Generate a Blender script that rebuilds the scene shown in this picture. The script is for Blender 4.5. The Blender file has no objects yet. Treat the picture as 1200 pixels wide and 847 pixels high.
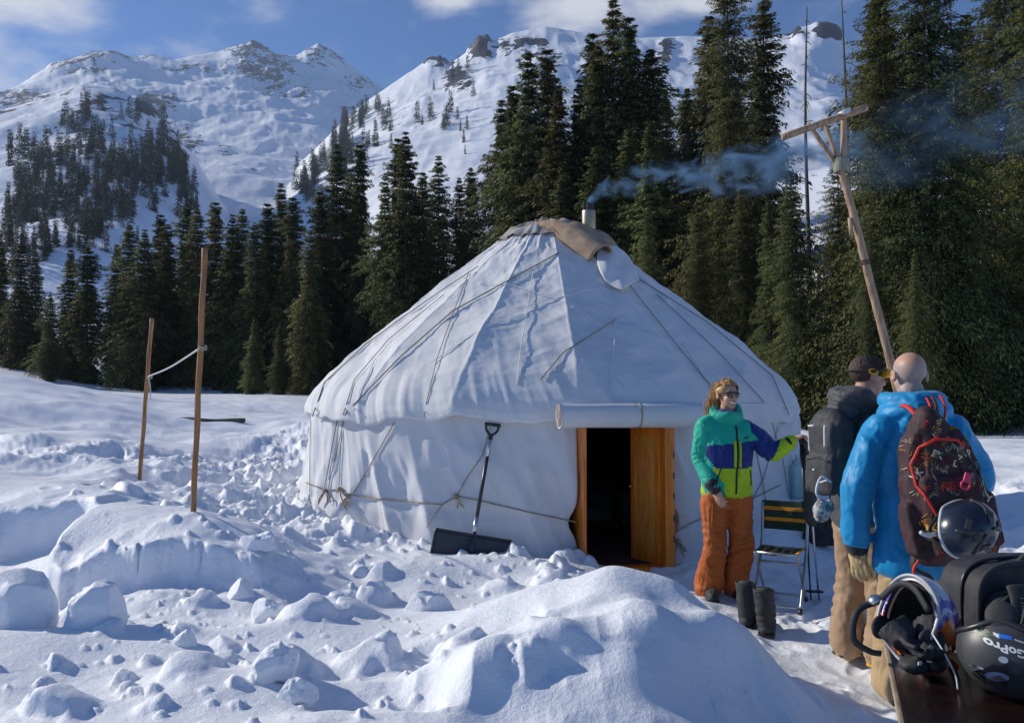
import bpy, bmesh, math, random
import numpy as np
from mathutils import Vector, Matrix, Euler

# ------------------------------------------------------------------ camera, sky, sun, exposure
SC = bpy.context.scene
COL = SC.collection
FPX, CX, CY = 933.0, 600.0, 423.5          # focal length and centre in photograph pixels
PITCH = math.radians(1.63)
CAMZ = 1.65
cam_d = bpy.data.cameras.new('camera')
cam = bpy.data.objects.new('camera', cam_d); COL.objects.link(cam)
cam.location = (0, 0, CAMZ)
cam.rotation_euler = (math.radians(90) + PITCH, 0, 0)
cam_d.sensor_fit = 'HORIZONTAL'; cam_d.sensor_width = 36.0
cam_d.lens = 36.0 * FPX / 1200.0
cam_d.clip_start = 0.05; cam_d.clip_end = 20000
SC.camera = cam

SUN_EL = math.radians(26.0)
SUN_AZ = math.radians(24.0)                 # left of the view and this far beyond square
SUNV = Vector((-math.cos(SUN_AZ) * math.cos(SUN_EL), math.sin(SUN_AZ) * math.cos(SUN_EL), math.sin(SUN_EL)))
sun_d = bpy.data.lights.new('sun', 'SUN'); sun_d.energy = 4.0; sun_d.angle = math.radians(0.55)
sun_d.color = (1.0, 0.93, 0.82)
sun = bpy.data.objects.new('sun', sun_d); COL.objects.link(sun)
sun.rotation_euler = (-SUNV).to_track_quat('-Z', 'Y').to_euler()
sun.location = (-40, 20, 40)

world = bpy.data.worlds.new('World'); SC.world = world; world.use_nodes = True
wt = world.node_tree; wt.nodes.clear()
def wn(t, **k):
    n = wt.nodes.new(t)
    for a, b in k.items(): setattr(n, a, b)
    return n
w_out = wn('ShaderNodeOutputWorld'); w_bg = wn('ShaderNodeBackground')
w_sky = wn('ShaderNodeTexSky'); w_sky.sky_type = 'NISHITA'; w_sky.sun_disc = False
w_sky.sun_elevation = SUN_EL; w_sky.sun_rotation = math.atan2(SUNV.x, SUNV.y)
w_sky.altitude = 2600; w_sky.air_density = 1.15; w_sky.dust_density = 0.25; w_sky.ozone_density = 3.2
w_tc = wn('ShaderNodeTexCoord')
# clouds in the sky: a few soft cumulus banks, driven by direction
w_map = wn('ShaderNodeMapping'); w_map.inputs['Scale'].default_value = (4.2, 4.2, 9.0)
w_map.inputs['Location'].default_value = (0.35, 0.1, 0.55)
w_n = wn('ShaderNodeTexNoise'); w_n.inputs['Scale'].default_value = 2.3; w_n.inputs['Detail'].default_value = 9
w_n.inputs['Roughness'].default_value = 0.56; w_n.inputs['Distortion'].default_value = 0.25
wt.links.new(w_tc.outputs['Generated'], w_map.inputs['Vector']); wt.links.new(w_map.outputs['Vector'], w_n.inputs['Vector'])
def cloud_bank(px, py, rad, gain):
    d = Vector(((px - CX) / FPX, math.cos(PITCH) - (CY - py) / FPX * math.sin(PITCH), math.sin(PITCH) + (CY - py) / FPX * math.cos(PITCH))).normalized()
    s = wn('ShaderNodeVectorMath', operation='SUBTRACT'); s.inputs[1].default_value = d
    m = wn('ShaderNodeVectorMath', operation='MULTIPLY'); m.inputs[1].default_value = (1.0, 1.0, 2.3)
    l = wn('ShaderNodeVectorMath', operation='LENGTH')
    r = wn('ShaderNodeMapRange'); r.inputs['From Min'].default_value = 0; r.inputs['From Max'].default_value = rad
    r.inputs['To Min'].default_value = gain; r.inputs['To Max'].default_value = 0
    wt.links.new(w_tc.outputs['Generated'], s.inputs[0]); wt.links.new(s.outputs[0], m.inputs[0])
    wt.links.new(m.outputs[0], l.inputs[0]); wt.links.new(l.outputs['Value'], r.inputs['Value'])
    return r.outputs[0]
banks = [cloud_bank(*b) for b in [(680, 6, 0.115, 0.66), (530, 0, 0.06, 0.58), (35, -14, 0.085, 0.44), (20, 60, 0.26, 0.10),
                                  (815, 0, 0.07, 0.50), (330, 15, 0.20, 0.03), (-500, 100, 0.7, 0.35), (1700, 60, 0.6, 0.3)]]
acc = banks[0]
for b in banks[1:]:
    a = wn('ShaderNodeMath', operation='ADD'); wt.links.new(acc, a.inputs[0]); wt.links.new(b, a.inputs[1]); acc = a.outputs[0]
a = wn('ShaderNodeMath', operation='ADD'); wt.links.new(acc, a.inputs[0]); wt.links.new(w_n.outputs['Fac'], a.inputs[1])
w_cr = wn('ShaderNodeMapRange', interpolation_type='SMOOTHSTEP')
w_cr.inputs['From Min'].default_value = 0.56; w_cr.inputs['From Max'].default_value = 1.05
wt.links.new(a.outputs[0], w_cr.inputs['Value'])
w_mix = wn('ShaderNodeMix', data_type='RGBA')
w_mix.inputs['B'].default_value = (6.0, 6.2, 6.9, 1)
w_tint = wn('ShaderNodeMix', data_type='RGBA', blend_type='MULTIPLY'); w_tint.inputs['Factor'].default_value = 1.0
w_tint.inputs['B'].default_value = (0.44, 0.70, 0.99, 1)
wt.links.new(w_sky.outputs['Color'], w_tint.inputs['A'])
wt.links.new(w_cr.outputs[0], w_mix.inputs['Factor']); wt.links.new(w_tint.outputs['Result'], w_mix.inputs['A'])
wt.links.new(w_mix.outputs['Result'], w_bg.inputs['Color']); w_bg.inputs['Strength'].default_value = 0.092
wt.links.new(w_bg.outputs[0], w_out.inputs['Surface'])

SC.view_settings.view_transform = 'Standard'; SC.view_settings.look = 'None'
SC.view_settings.gamma = 1.0; SC.view_settings.use_curve_mapping = False
SC.view_settings.exposure = 0.32
SC.render.engine = 'CYCLES'
SC.cycles.max_bounces = 6; SC.cycles.diffuse_bounces = 3; SC.cycles.glossy_bounces = 3
SC.cycles.transparent_max_bounces = 8; SC.cycles.volume_bounces = 0
SC.cycles.use_denoising = True
SC.cycles.caustics_reflective = False; SC.cycles.caustics_refractive = False

# ------------------------------------------------------------------ numbers
rng = np.random.default_rng(11)
random.seed(5)
def fade(t): return t * t * t * (t * (t * 6 - 15) + 10)
def _hash(ix, iy, iz, seed):
    h = (ix.astype(np.int64) * 374761393 + iy.astype(np.int64) * 668265263 + iz.astype(np.int64) * 2147483647 + seed * 974634777) & 0xFFFFFFFF
    h = ((h ^ (h >> 13)) * 1274126177) & 0xFFFFFFFF
    h = ((h ^ (h >> 16)) * 2246822519) & 0xFFFFFFFF
    return ((h ^ (h >> 15)) & 0xFFFF).astype(np.float64) / 32767.5 - 1.0
def vnoise(x, y, z=None, seed=0):
    """smooth value noise, -1..1"""
    x = np.asarray(x, float); y = np.asarray(y, float)
    z = np.zeros_like(x) if z is None else np.asarray(z, float)
    ix, iy, iz = np.floor(x), np.floor(y), np.floor(z)
    fx, fy, fz = fade(x - ix), fade(y - iy), fade(z - iz)
    flat = not np.any(z)
    def c(dx, dy, dz): return _hash(ix + dx, iy + dy, iz + dz, seed)
    a = (c(0,0,0) * (1-fx) + c(1,0,0) * fx) * (1-fy) + (c(0,1,0) * (1-fx) + c(1,1,0) * fx) * fy
    if flat: return a
    b = (c(0,0,1) * (1-fx) + c(1,0,1) * fx) * (1-fy) + (c(0,1,1) * (1-fx) + c(1,1,1) * fx) * fy
    return a * (1-fz) + b * fz
def fbm(x, y, z=None, seed=0, oct=4, gain=0.5, lac=2.03):
    s = 0; amp = 1.0
    x = np.asarray(x, float); y = np.asarray(y, float)
    for o in range(oct):
        k = lac ** o
        s = s + amp * vnoise(x * k + 17.3 * o, y * k - 9.1 * o, None if z is None else np.asarray(z) * k + 3.7 * o, seed + o)
        amp *= gain
    return s
def ridged(x, y, z=None, seed=0, oct=4):
    s = 0; amp = 1.0
    for o in range(oct):
        k = 2.1 ** o
        s = s + amp * (1 - 2.2 * np.abs(vnoise(np.asarray(x) * k + 5.1 * o, np.asarray(y) * k + 1.7 * o, None if z is None else np.asarray(z) * k, seed + o)))
        amp *= 0.5
    return s
def sstep(a, b, x): 
    t = np.clip((np.asarray(x, float) - a) / (b - a), 0, 1); return t * t * (3 - 2 * t)
def at(px, py, Y):
    """the point of the place seen at this spot of the photograph, Y metres ahead of the camera"""
    sp, cp = math.sin(PITCH), math.cos(PITCH)
    u, v = (px - CX) / FPX, (CY - py) / FPX
    d = Vector((u, cp - v * sp, sp + v * cp))
    k = Y / d.y
    return Vector((d.x * k, Y, CAMZ + d.z * k))

# ------------------------------------------------------------------ mesh + object helpers
def link(name, verts, faces, mats=None, parent=None, smooth=True, midx=None, loc=None):
    me = bpy.data.meshes.new(name)
    verts = np.asarray(verts, dtype=np.float64).reshape(-1, 3)
    if isinstance(faces, np.ndarray):
        nf, k = faces.shape
        me.vertices.add(len(verts)); me.vertices.foreach_set('co', verts.ravel())
        me.loops.add(nf * k); me.loops.foreach_set('vertex_index', faces.astype(np.int32).ravel())
        me.polygons.add(nf); me.polygons.foreach_set('loop_start', np.arange(0, nf * k, k, dtype=np.int32))
        me.polygons.foreach_set('loop_total', np.full(nf, k, dtype=np.int32))
        me.update(calc_edges=True)
    else:
        me.from_pydata(verts.tolist(), [], faces)
    if mats is not None:
        for m in (mats if isinstance(mats, (list, tuple)) else [mats]): me.materials.append(m)
    if midx is not None: me.polygons.foreach_set('material_index', np.asarray(midx, dtype=np.int32))
    me.polygons.foreach_set('use_smooth', np.full(len(me.polygons), bool(smooth)))
    o = bpy.data.objects.new(name, me); COL.objects.link(o)
    if parent is not None: o.parent = parent
    if loc is not None: o.location = loc
    return o
def tag(o, label=None, cat=None, group=None, kind=None):
    if label: o['label'] = label
    if cat: o['category'] = cat
    if group: o['group'] = group
    if kind: o['kind'] = kind
    return o
def empty(name, loc, rz=0, label=None, cat=None, group=None):
    o = bpy.data.objects.new(name, None); COL.objects.link(o)
    o.location = loc; o.rotation_euler = (0, 0, rz); o.empty_display_size = 0.2
    return tag(o, label, cat, group)

def join(*parts):
    V, F, n = [], [], 0
    for v, f in parts:
        V.append(np.asarray(v, float).reshape(-1, 3)); F += [tuple(i + n for i in q) for q in f]; n += len(V[-1])
    return np.vstack(V), F
def xf(part, M):
    v, f = part; v = np.asarray(v, float).reshape(-1, 3)
    M = np.array(M); return v @ M[:3, :3].T + M[:3, 3], f
def T(x, y, z): return Matrix.Translation((x, y, z))
def R(ax, deg): return Matrix.Rotation(math.radians(deg), 4, ax)
def S(x, y, z): return Matrix.Diagonal((x, y, z, 1))

def box(c, s, bev=0.0, seg=2):
    bm = bmesh.new(); bmesh.ops.create_cube(bm, size=1)
    for v in bm.verts: v.co = Vector((v.co.x * s[0] + c[0], v.co.y * s[1] + c[1], v.co.z * s[2] + c[2]))
    if bev > 0: bmesh.ops.bevel(bm, geom=bm.edges[:], offset=bev, segments=seg, affect='EDGES', profile=0.6)
    bm.verts.index_update()
    r = ([v.co[:] for v in bm.verts], [tuple(v.index for v in f.verts) for f in bm.faces]); bm.free(); return r
def tube(pts, rad, n=10, cap=True, closed=False, flat=1.0, upv=None):
    """a round bar along points; rad one number or one per point; flat squashes one side axis"""
    P = [Vector(p) for p in pts]; m = len(P)
    rad = [rad] * m if np.isscalar(rad) else list(rad)
    V, F = [], []
    up = Vector(upv) if upv else Vector((0, 0, 1)); prev = None
    for i in range(m):
        if closed: t = (P[(i+1) % m] - P[i-1])
        else: t = P[min(i+1, m-1)] - P[max(i-1, 0)]
        t = t.normalized() if t.length > 1e-9 else Vector((0, 0, 1))
        if prev is None or upv:
            a = up - t * up.dot(t)
            if a.length < 1e-3: a = Vector((1, 0, 0)) - t * t.x
            a.normalize()
        else:
            a = prev - t * prev.dot(t); a = a.normalized() if a.length > 1e-6 else prev
        prev = a; b = t.cross(a)
        for k in range(n):
            an = 2 * math.pi * k / n
            V.append((P[i] + (a * math.cos(an) * flat + b * math.sin(an)) * rad[i])[:])
    for i in range(m if closed else m - 1):
        j = (i + 1) % m
        for k in range(n): F.append((i*n+k, i*n+(k+1) % n, j*n+(k+1) % n, j*n+k))
    if cap and not closed:
        F.append(tuple(reversed(range(n)))); F.append(tuple(range((m-1)*n, m*n)))
    return np.array(V), F
def lathe(prof, n=24, cap=True):
    V, F = [], []
    for r, z in prof:
        for k in range(n): V.append((r * math.cos(2*math.pi*k/n), r * math.sin(2*math.pi*k/n), z))
    for i in range(len(prof) - 1):
        for k in range(n): F.append((i*n+k, i*n+(k+1) % n, (i+1)*n+(k+1) % n, (i+1)*n+k))
    if cap: F.append(tuple(reversed(range(n)))); F.append(tuple(range((len(prof)-1)*n, len(prof)*n)))
    return np.array(V), F
def ball(c, r, n=16, rot=None):
    r = (r, r, r) if np.isscalar(r) else r
    prof = [(math.sin(math.pi*i/n), -math.cos(math.pi*i/n)) for i in range(n + 1)]
    prof[0] = (1e-3, -1); prof[-1] = (1e-3, 1)
    p = lathe(prof, n * 2)
    M = T(*c) @ (rot if rot else Matrix.Identity(4)) @ S(*r)
    return xf(p, M)
def spline(pts, n=24):
    """Catmull-Rom through the points"""
    P = [np.array(p, float) for p in pts]; P = [2*P[0]-P[1]] + P + [2*P[-1]-P[-2]]
    out = []; m = len(P) - 3
    for i in range(n + 1):
        u = i / n * m; k = min(int(u), m - 1); t = u - k
        a, b, c, d = P[k:k+4]
        out.append(0.5 * ((2*b) + (-a+c)*t + (2*a-5*b+4*c-d)*t*t + (-a+3*b-3*c+d)*t**3))
    return out
def evaluated(o):
    dg = bpy.context.evaluated_depsgraph_get()
    me = bpy.data.meshes.new_from_object(o.evaluated_get(dg))
    V = np.empty(len(me.vertices) * 3); me.vertices.foreach_get('co', V)
    F = [tuple(p.vertices) for p in me.polygons]
    bpy.data.meshes.remove(me); return V.reshape(-1, 3), F
def meld(parts, voxel, smooth=6, fac=0.5):
    """overlapping closed shapes become one continuous skin"""
    V, F = join(*parts)
    o = link('meld', V, F)
    m = o.modifiers.new('r', 'REMESH'); m.mode = 'VOXEL'; m.voxel_size = voxel
    if smooth:
        s = o.modifiers.new('s', 'SMOOTH'); s.iterations = smooth; s.factor = fac
    V, F = evaluated(o)
    me = o.data; bpy.data.objects.remove(o); bpy.data.meshes.remove(me)
    return V, F
def vnormals(V, F):
    V = np.asarray(V); N = np.zeros_like(V)
    A = np.array([f[:3] for f in F]); n = np.cross(V[A[:,1]] - V[A[:,0]], V[A[:,2]] - V[A[:,0]])
    m = max(len(f) for f in F)
    for k in range(m):
        idx = np.array([f[k] if k < len(f) else f[0] for f in F]); np.add.at(N, idx, n)
    return N / (np.linalg.norm(N, axis=1, keepdims=True) + 1e-12)
def fcent(V, F): return np.array([np.mean([V[i] for i in f], axis=0) for f in F])

# ------------------------------------------------------------------ materials
def lin(r, g, b):
    f = lambda c: ((c/255+0.055)/1.055)**2.4 if c/255 > 0.04045 else c/255/12.92
    return (f(r), f(g), f(b))
def mat(name, c1, c2=None, scale=6.0, rough=0.6, bump=0.0, bscale=40.0, metal=0.0, spec=0.5, detail=5, contrast=(0.35, 0.65), stretch=(1,1,1),
        coat=0.0, sheen=0.0, bdist=0.01):
    m = bpy.data.materials.new(name); m.use_nodes = True
    nt = m.node_tree; b = nt.nodes['Principled BSDF']
    b.inputs['Roughness'].default_value = rough; b.inputs['Metallic'].default_value = metal
    b.inputs['Specular IOR Level'].default_value = spec
    b.inputs['Coat Weight'].default_value = coat
    b.inputs['Sheen Weight'].default_value = sheen
    tc = nt.nodes.new('ShaderNodeTexCoord'); mp = nt.nodes.new('ShaderNodeMapping')
    mp.inputs['Scale'].default_value = stretch
    nt.links.new(tc.outputs['Object'], mp.inputs['Vector'])
    c2 = c2 or tuple(c * 0.8 for c in c1)
    n = nt.nodes.new('ShaderNodeTexNoise'); n.inputs['Scale'].default_value = scale; n.inputs['Detail'].default_value = detail
    n.inputs['Roughness'].default_value = 0.6
    r = nt.nodes.new('ShaderNodeMapRange'); r.inputs['From Min'].default_value = contrast[0]; r.inputs['From Max'].default_value = contrast[1]
    mx = nt.nodes.new('ShaderNodeMix'); mx.data_type = 'RGBA'
    mx.inputs['A'].default_value = (*c1, 1); mx.inputs['B'].default_value = (*c2, 1)
    nt.links.new(mp.outputs[0], n.inputs['Vector']); nt.links.new(n.outputs['Fac'], r.inputs['Value'])
    nt.links.new(r.outputs[0], mx.inputs['Factor']); nt.links.new(mx.outputs['Result'], b.inputs['Base Color'])
    if bump > 0:
        n2 = nt.nodes.new('ShaderNodeTexNoise'); n2.inputs['Scale'].default_value = bscale; n2.inputs['Detail'].default_value = 6
        bp = nt.nodes.new('ShaderNodeBump'); bp.inputs['Strength'].default_value = bump; bp.inputs['Distance'].default_value = bdist
        nt.links.new(mp.outputs[0], n2.inputs['Vector']); nt.links.new(n2.outputs['Fac'], bp.inputs['Height'])
        nt.links.new(bp.outputs[0], b.inputs['Normal'])
    return m
def bsdf(m): return m.node_tree.nodes['Principled BSDF']

def snow_mat(name, rock=False):
    m = bpy.data.materials.new(name); m.use_nodes = True; nt = m.node_tree; b = bsdf(m)
    b.inputs['Roughness'].default_value = 0.55; b.inputs['Specular IOR Level'].default_value = 0.35
    tc = nt.nodes.new('ShaderNodeTexCoord')
    def noise(s, d=6): 
        n = nt.nodes.new('ShaderNodeTexNoise'); n.inputs['Scale'].default_value = s; n.inputs['Detail'].default_value = d
        n.inputs['Roughness'].default_value = 0.65
        nt.links.new(tc.outputs['Object'], n.inputs['Vector']); return n.outputs['Fac']
    mx = nt.nodes.new('ShaderNodeMix'); mx.data_type = 'RGBA'
    mx.inputs['A'].default_value = (0.84, 0.87, 0.92, 1); mx.inputs['B'].default_value = (0.90, 0.92, 0.95, 1)
    nt.links.new(noise(1.6), mx.inputs['Factor']); colr = mx.outputs['Result']
    if not rock:
        at_ = nt.nodes.new('ShaderNodeAttribute'); at_.attribute_name = 'trodden'
        m2 = nt.nodes.new('ShaderNodeMix'); m2.data_type = 'RGBA'
        m2.inputs['B'].default_value = (0.66, 0.66, 0.67, 1)
        rr = nt.nodes.new('ShaderNodeMapRange'); rr.inputs['From Min'].default_value = 0.42; rr.inputs['From Max'].default_value = 0.72
        nt.links.new(noise(5.0), rr.inputs['Value'])
        mm = nt.nodes.new('ShaderNodeMath'); mm.operation = 'MULTIPLY'
        nt.links.new(rr.outputs[0], mm.inputs[0]); nt.links.new(at_.outputs['Fac'], mm.inputs[1])
        nt.links.new(mm.outputs[0], m2.inputs['Factor']); nt.links.new(colr, m2.inputs['A']); colr = m2.outputs['Result']
        b1 = nt.nodes.new('ShaderNodeBump'); b1.inputs['Strength'].default_value = 0.7; b1.inputs['Distance'].default_value = 0.016
        nt.links.new(noise(22, 8), b1.inputs['Height'])
        b2 = nt.nodes.new('ShaderNodeBump'); b2.inputs['Strength'].default_value = 0.5; b2.inputs['Distance'].default_value = 0.005
        nt.links.new(noise(170, 3), b2.inputs['Height']); nt.links.new(b1.outputs[0], b2.inputs['Normal'])
        nt.links.new(b2.outputs[0], b.inputs['Normal'])
    else:
        at_ = nt.nodes.new('ShaderNodeAttribute'); at_.attribute_name = 'rock'
        rk = nt.nodes.new('ShaderNodeMix'); rk.data_type = 'RGBA'
        rk.inputs['A'].default_value = (0.018, 0.017, 0.019, 1); rk.inputs['B'].default_value = (0.062, 0.056, 0.055, 1)
        nt.links.new(noise(0.06), rk.inputs['Factor'])
        ad = nt.nodes.new('ShaderNodeMath'); ad.operation = 'ADD'
        nt.links.new(at_.outputs['Fac'], ad.inputs[0])
        mp = nt.nodes.new('ShaderNodeMapping'); mp.inputs['Scale'].default_value = (1, .55, .75); mp.inputs['Rotation'].default_value = (.3, .5, .4)
        nt.links.new(tc.outputs['Object'], mp.inputs['Vector'])
        def streak(sc_, ty):
            n = nt.nodes.new('ShaderNodeTexNoise'); n.noise_type = ty; n.inputs['Scale'].default_value = sc_; n.inputs['Detail'].default_value = 7; n.inputs['Roughness'].default_value = .62
            nt.links.new(mp.outputs[0], n.inputs['Vector']); return n.outputs['Fac']
        sc = nt.nodes.new('ShaderNodeMath'); sc.operation = 'MULTIPLY_ADD'; sc.inputs[1].default_value = 2.0; sc.inputs[2].default_value = -1.12
        nt.links.new(streak(.030, 'FBM'), sc.inputs[0])
        s2 = nt.nodes.new('ShaderNodeMath'); s2.operation = 'MULTIPLY_ADD'; s2.inputs[1].default_value = 1.0; 
        nt.links.new(streak(.10, 'FBM'), s2.inputs[0]); s3 = nt.nodes.new('ShaderNodeMath'); s3.operation = 'ADD'; s3.inputs[1].default_value = -.5
        nt.links.new(s2.outputs[0], s3.inputs[0]); nt.links.new(sc.outputs[0], s2.inputs[2]); nt.links.new(s3.outputs[0], ad.inputs[1])
        rr = nt.nodes.new('ShaderNodeMapRange'); rr.inputs['From Min'].default_value = .455; rr.inputs['From Max'].default_value = .51
        nt.links.new(ad.outputs[0], rr.inputs['Value'])
        m2 = nt.nodes.new('ShaderNodeMix'); m2.data_type = 'RGBA'
        nt.links.new(rr.outputs[0], m2.inputs['Factor']); nt.links.new(colr, m2.inputs['A']); nt.links.new(rk.outputs['Result'], m2.inputs['B'])
        colr = m2.outputs['Result']
        b1 = nt.nodes.new('ShaderNodeBump'); b1.inputs['Strength'].default_value = 0.5; b1.inputs['Distance'].default_value = 4.0
        nt.links.new(noise(0.035, 9), b1.inputs['Height']); nt.links.new(b1.outputs[0], b.inputs['Normal'])
    nt.links.new(colr, b.inputs['Base Color'])
    return m
SNOW = snow_mat('snow'); SNOW_ROCK = snow_mat('snow_and_rock', True)

# ------------------------------------------------------------------ terrain heights
# spots of the near snow: (pixel x, pixel y, metres ahead)
SPOTS = [
 # mound in front: crest, right edge, near flank, far side
 (750,668,4.3),(715,668,4.35),(680,680,4.35),(630,694,4.4),(560,716,4.5),(490,736,4.5),(790,680,4.25),(830,706,4.15),(878,737,4.05),(912,770,3.95),(948,808,3.85),(985,850,3.75),
 (840,740,3.75),(800,720,3.9),(870,800,3.6),(760,740,3.6),(700,740,3.7),(620,760,3.7),(540,785,3.6),(800,800,3.4),(740,800,3.3),(640,810,3.3),(520,820,3.2),
 (600,860,2.95),(400,855,2.9),(750,860,3.0),(850,860,3.2),(930,870,3.4),(430,800,3.4),(200,847,2.95),(40,847,2.9),(500,960,2.2),(700,960,2.2),(200,960,2.2),(860,960,2.5),
 # behind the mound, to the yurt
 (470,712,5.0),(380,706,4.9),(300,712,4.6),(200,770,3.75),(60,775,3.65),(-80,765,3.65),(290,770,3.8),(370,755,4.0),
 (400,680,5.6),(500,664,6.2),(570,655,6.9),(505,642,7.3),(640,657,6.9),(450,640,7.2),(690,668,6.6),(430,612,8.0),(400,592,8.5),(352,572,9.6),(560,690,5.6),(640,678,5.7),
 # bank, pit, far left field
 (100,603,5.9),(230,606,5.9),(300,636,5.5),(40,592,6.5),(-60,592,6.5),(20,690,5.2),(60,690,5.1),(150,690,4.95),(230,688,4.95),
 (160,562,8.6),(100,562,8),(-60,562,8),(20,530,11),(300,562,10),(330,577,9.4),(260,607,7.6),(340,622,7.4),(300,522,14),(50,502,16),(200,484,25),(330,472,45),
 (0,440,30),(70,452,30),(130,466,26),(-100,430,30),(-200,440,20),(350,500,18),(250,520,16),(200,468,50),(60,462,50),(330,466,55),
 # right: trodden yard and banks
 (1160,516,20),(1120,520,20),(1080,524,20),(1190,530,16),(1180,562,12),(1195,600,7.6),(1150,656,6.3),(1210,665,5.6),(1200,720,4.7),(1260,655,5.6),(1300,570,9),
 (915,590,8.3),(880,600,8.1),(1000,512,34),(1150,508,34),(1250,508,34),(900,500,36),(700,490,45),(1100,495,46),(1300,500,46)]
CP = [at(*s) for s in SPOTS]
CP = [(p.x, p.y, p.z) for p in CP] + [
 (0.75,5.25,.20),(0.3,5.4,.26),(1.25,5.0,.06),(1.6,4.6,.0),(1.9,4.0,.0),(1.75,3.5,.0),(2.2,3.0,.0),(1.6,2.6,.02),(2.8,4.5,.02),(2.2,5.2,.0),(1.7,6.2,.0),(2.4,6.5,.0),
 (1.0,6.9,.0),(1.35,7.1,.02),(3.0,6.3,.02),(3.2,7.6,.06),(2.9,8.6,.08),(2.6,9.6,.10),(3.6,10,.12),(2.2,12.8,.2),(0,13.5,.3),(-2,12.5,.4),(0.5,10,.0),(-1,9.5,.1),(1.5,9.0,.0),
 (0,0.4,.1),(-2,1.2,.2),(1.8,.8,.0),(0,-4,.1),(-5,-2,.3),(5,-2,.2),(4,2,.2),(-5,3,.4),(-7,6,.6),(6,14,.25),(8,22,.35)]
CP = np.array(CP, float)
def _rbf_solve(P, z, sm):
    D = np.sqrt(((P[:, None] - P[None]) ** 2).sum(2) + .012); n = len(P)
    A = np.zeros((n + 1, n + 1)); A[:n, :n] = -D - sm * np.eye(n); A[:n, n] = 1; A[n, :n] = 1
    return np.linalg.solve(A, np.append(z, 0))
# work in a warped plane so that far spots weigh like near ones
def warp(x, y):
    r = np.hypot(x, y); k = 1.0 / (1.0 + r / 14.0)
    return np.stack([x * k, y * k], -1)
WP = warp(CP[:, 0], CP[:, 1]); WC = _rbf_solve(WP, CP[:, 2], 0.006)
def near_base(x, y):
    r = np.hypot(x, y); s = np.minimum(1, 55.0 / np.maximum(r, 1e-6)); x = x * s; y = y * s
    yc = 5.36 - .12 * (x + 2.4) + .10 * fbm(x * 2.0, x * 0 + 3, seed=62, oct=3) + .035 * ridged(x * 4.5, y * 1.5, seed=64, oct=3); dy = y - yc          # the spade-cut face of the left bank
    k = sstep(-3.45, -3.2, x) * sstep(-1.45, -1.9, x)
    y = y + k * .34 * np.tanh(dy / .035) * np.exp(-np.abs(dy) / .30)
    out = np.empty(len(x)); Q = warp(x, y)
    for i in range(0, len(x), 40000):
        q = Q[i:i+40000]; D = np.sqrt(((q[:, None, :] - WP[None]) ** 2).sum(2) + 0.012)
        out[i:i+40000] = -D @ WC[:-1] + WC[-1]
    return out
def tabf(tab):
    xs, ys = zip(*tab); return lambda x: np.interp(x, xs, ys)
def etab(tab): 
    xs = [a for a, b in tab]; ys = [(450 - b) / FPX for a, b in tab]
    gx = np.arange(-1200, 2000, 4.0); gy = np.interp(gx, xs, ys); k = np.exp(-(np.arange(-25, 26) * 4.0 / 34) ** 2 / 2); k /= k.sum()
    gs = np.convolve(np.pad(gy, 25, 'edge'), k, 'valid')
    return (lambda x: np.interp(x, xs, ys)), (lambda x: np.interp(x, gx, gs))
E1 = etab([(-900,300),(-300,150),(0,104),(30,88),(50,76),(75,70),(100,60),(125,57),(150,64),(175,61),(200,64),(225,60),(250,56),(275,48),(292,42),(300,46),(320,58),(345,60),(370,48),(380,50),(400,66),(440,97),(520,135),(700,210),(1500,300)])
E2 = etab([(100,470),(150,440),(220,330),(300,246),(350,188),(400,142),(440,108),(480,80),(500,66),(515,66),(525,74),(545,60),(560,42),(570,38),(578,44),(600,32),(640,25),(680,30),(720,36),(830,35),(900,36),(930,34),(945,24),(960,20),(985,24),(1000,44),(1030,60),(1100,110),(1300,220),(1700,330)])
E3 = etab([(-900,330),(-300,150),(-60,128),(0,128),(50,112),(90,95),(130,102),(170,122),(200,148),(230,186),(260,236),(300,300),(360,400),(420,470)])
R0 = tabf([(-400,95),(0,92),(130,96),(300,92),(420,76),(600,64),(800,52),(1000,46),(1200,44),(1600,44)])
S0 = tabf([(-400,.10),(0,.11),(130,.13),(300,.2),(420,.3),(600,.36),(800,.42),(1000,.45),(1200,.42),(1600,.35)])
QT = tabf([(0,0),(.06,0.02),(.1,.16),(.2,.36),(.4,.60),(.6,.77),(.8,.90),(.95,.985),(1.0,1.0),(1.06,.985),(1.3,.7),(2,.2),(4,0)])
ROCKS = [  # outcrops: px, py, half width, half height, weight
 (10,115,60,22,0.72),(90,72,60,14,0.74),(110,130,75,45,0.66),(60,160,70,40,0.60),(200,165,40,30,0.70),(290,52,40,20,0.80),(305,75,45,22,0.80),(375,62,45,20,0.65),(420,95,30,14,0.60),(230,75,80,10,0.55),
 (330,100,50,18,0.60),(120,60,70,8,0.70),(563,48,20,20,1.10),(512,68,18,8,1.10),(535,90,22,20,0.85),(610,48,40,14,0.80),(640,60,40,18,0.60),(785,48,14,10,1.00),(780,62,14,9,0.90),(930,32,22,10,1.00),(978,30,24,16,1.10),(410,130,22,14,0.60),
 (260,170,50,16,0.45),(300,190,40,16,0.40),(175,120,40,20,0.80)]
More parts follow.
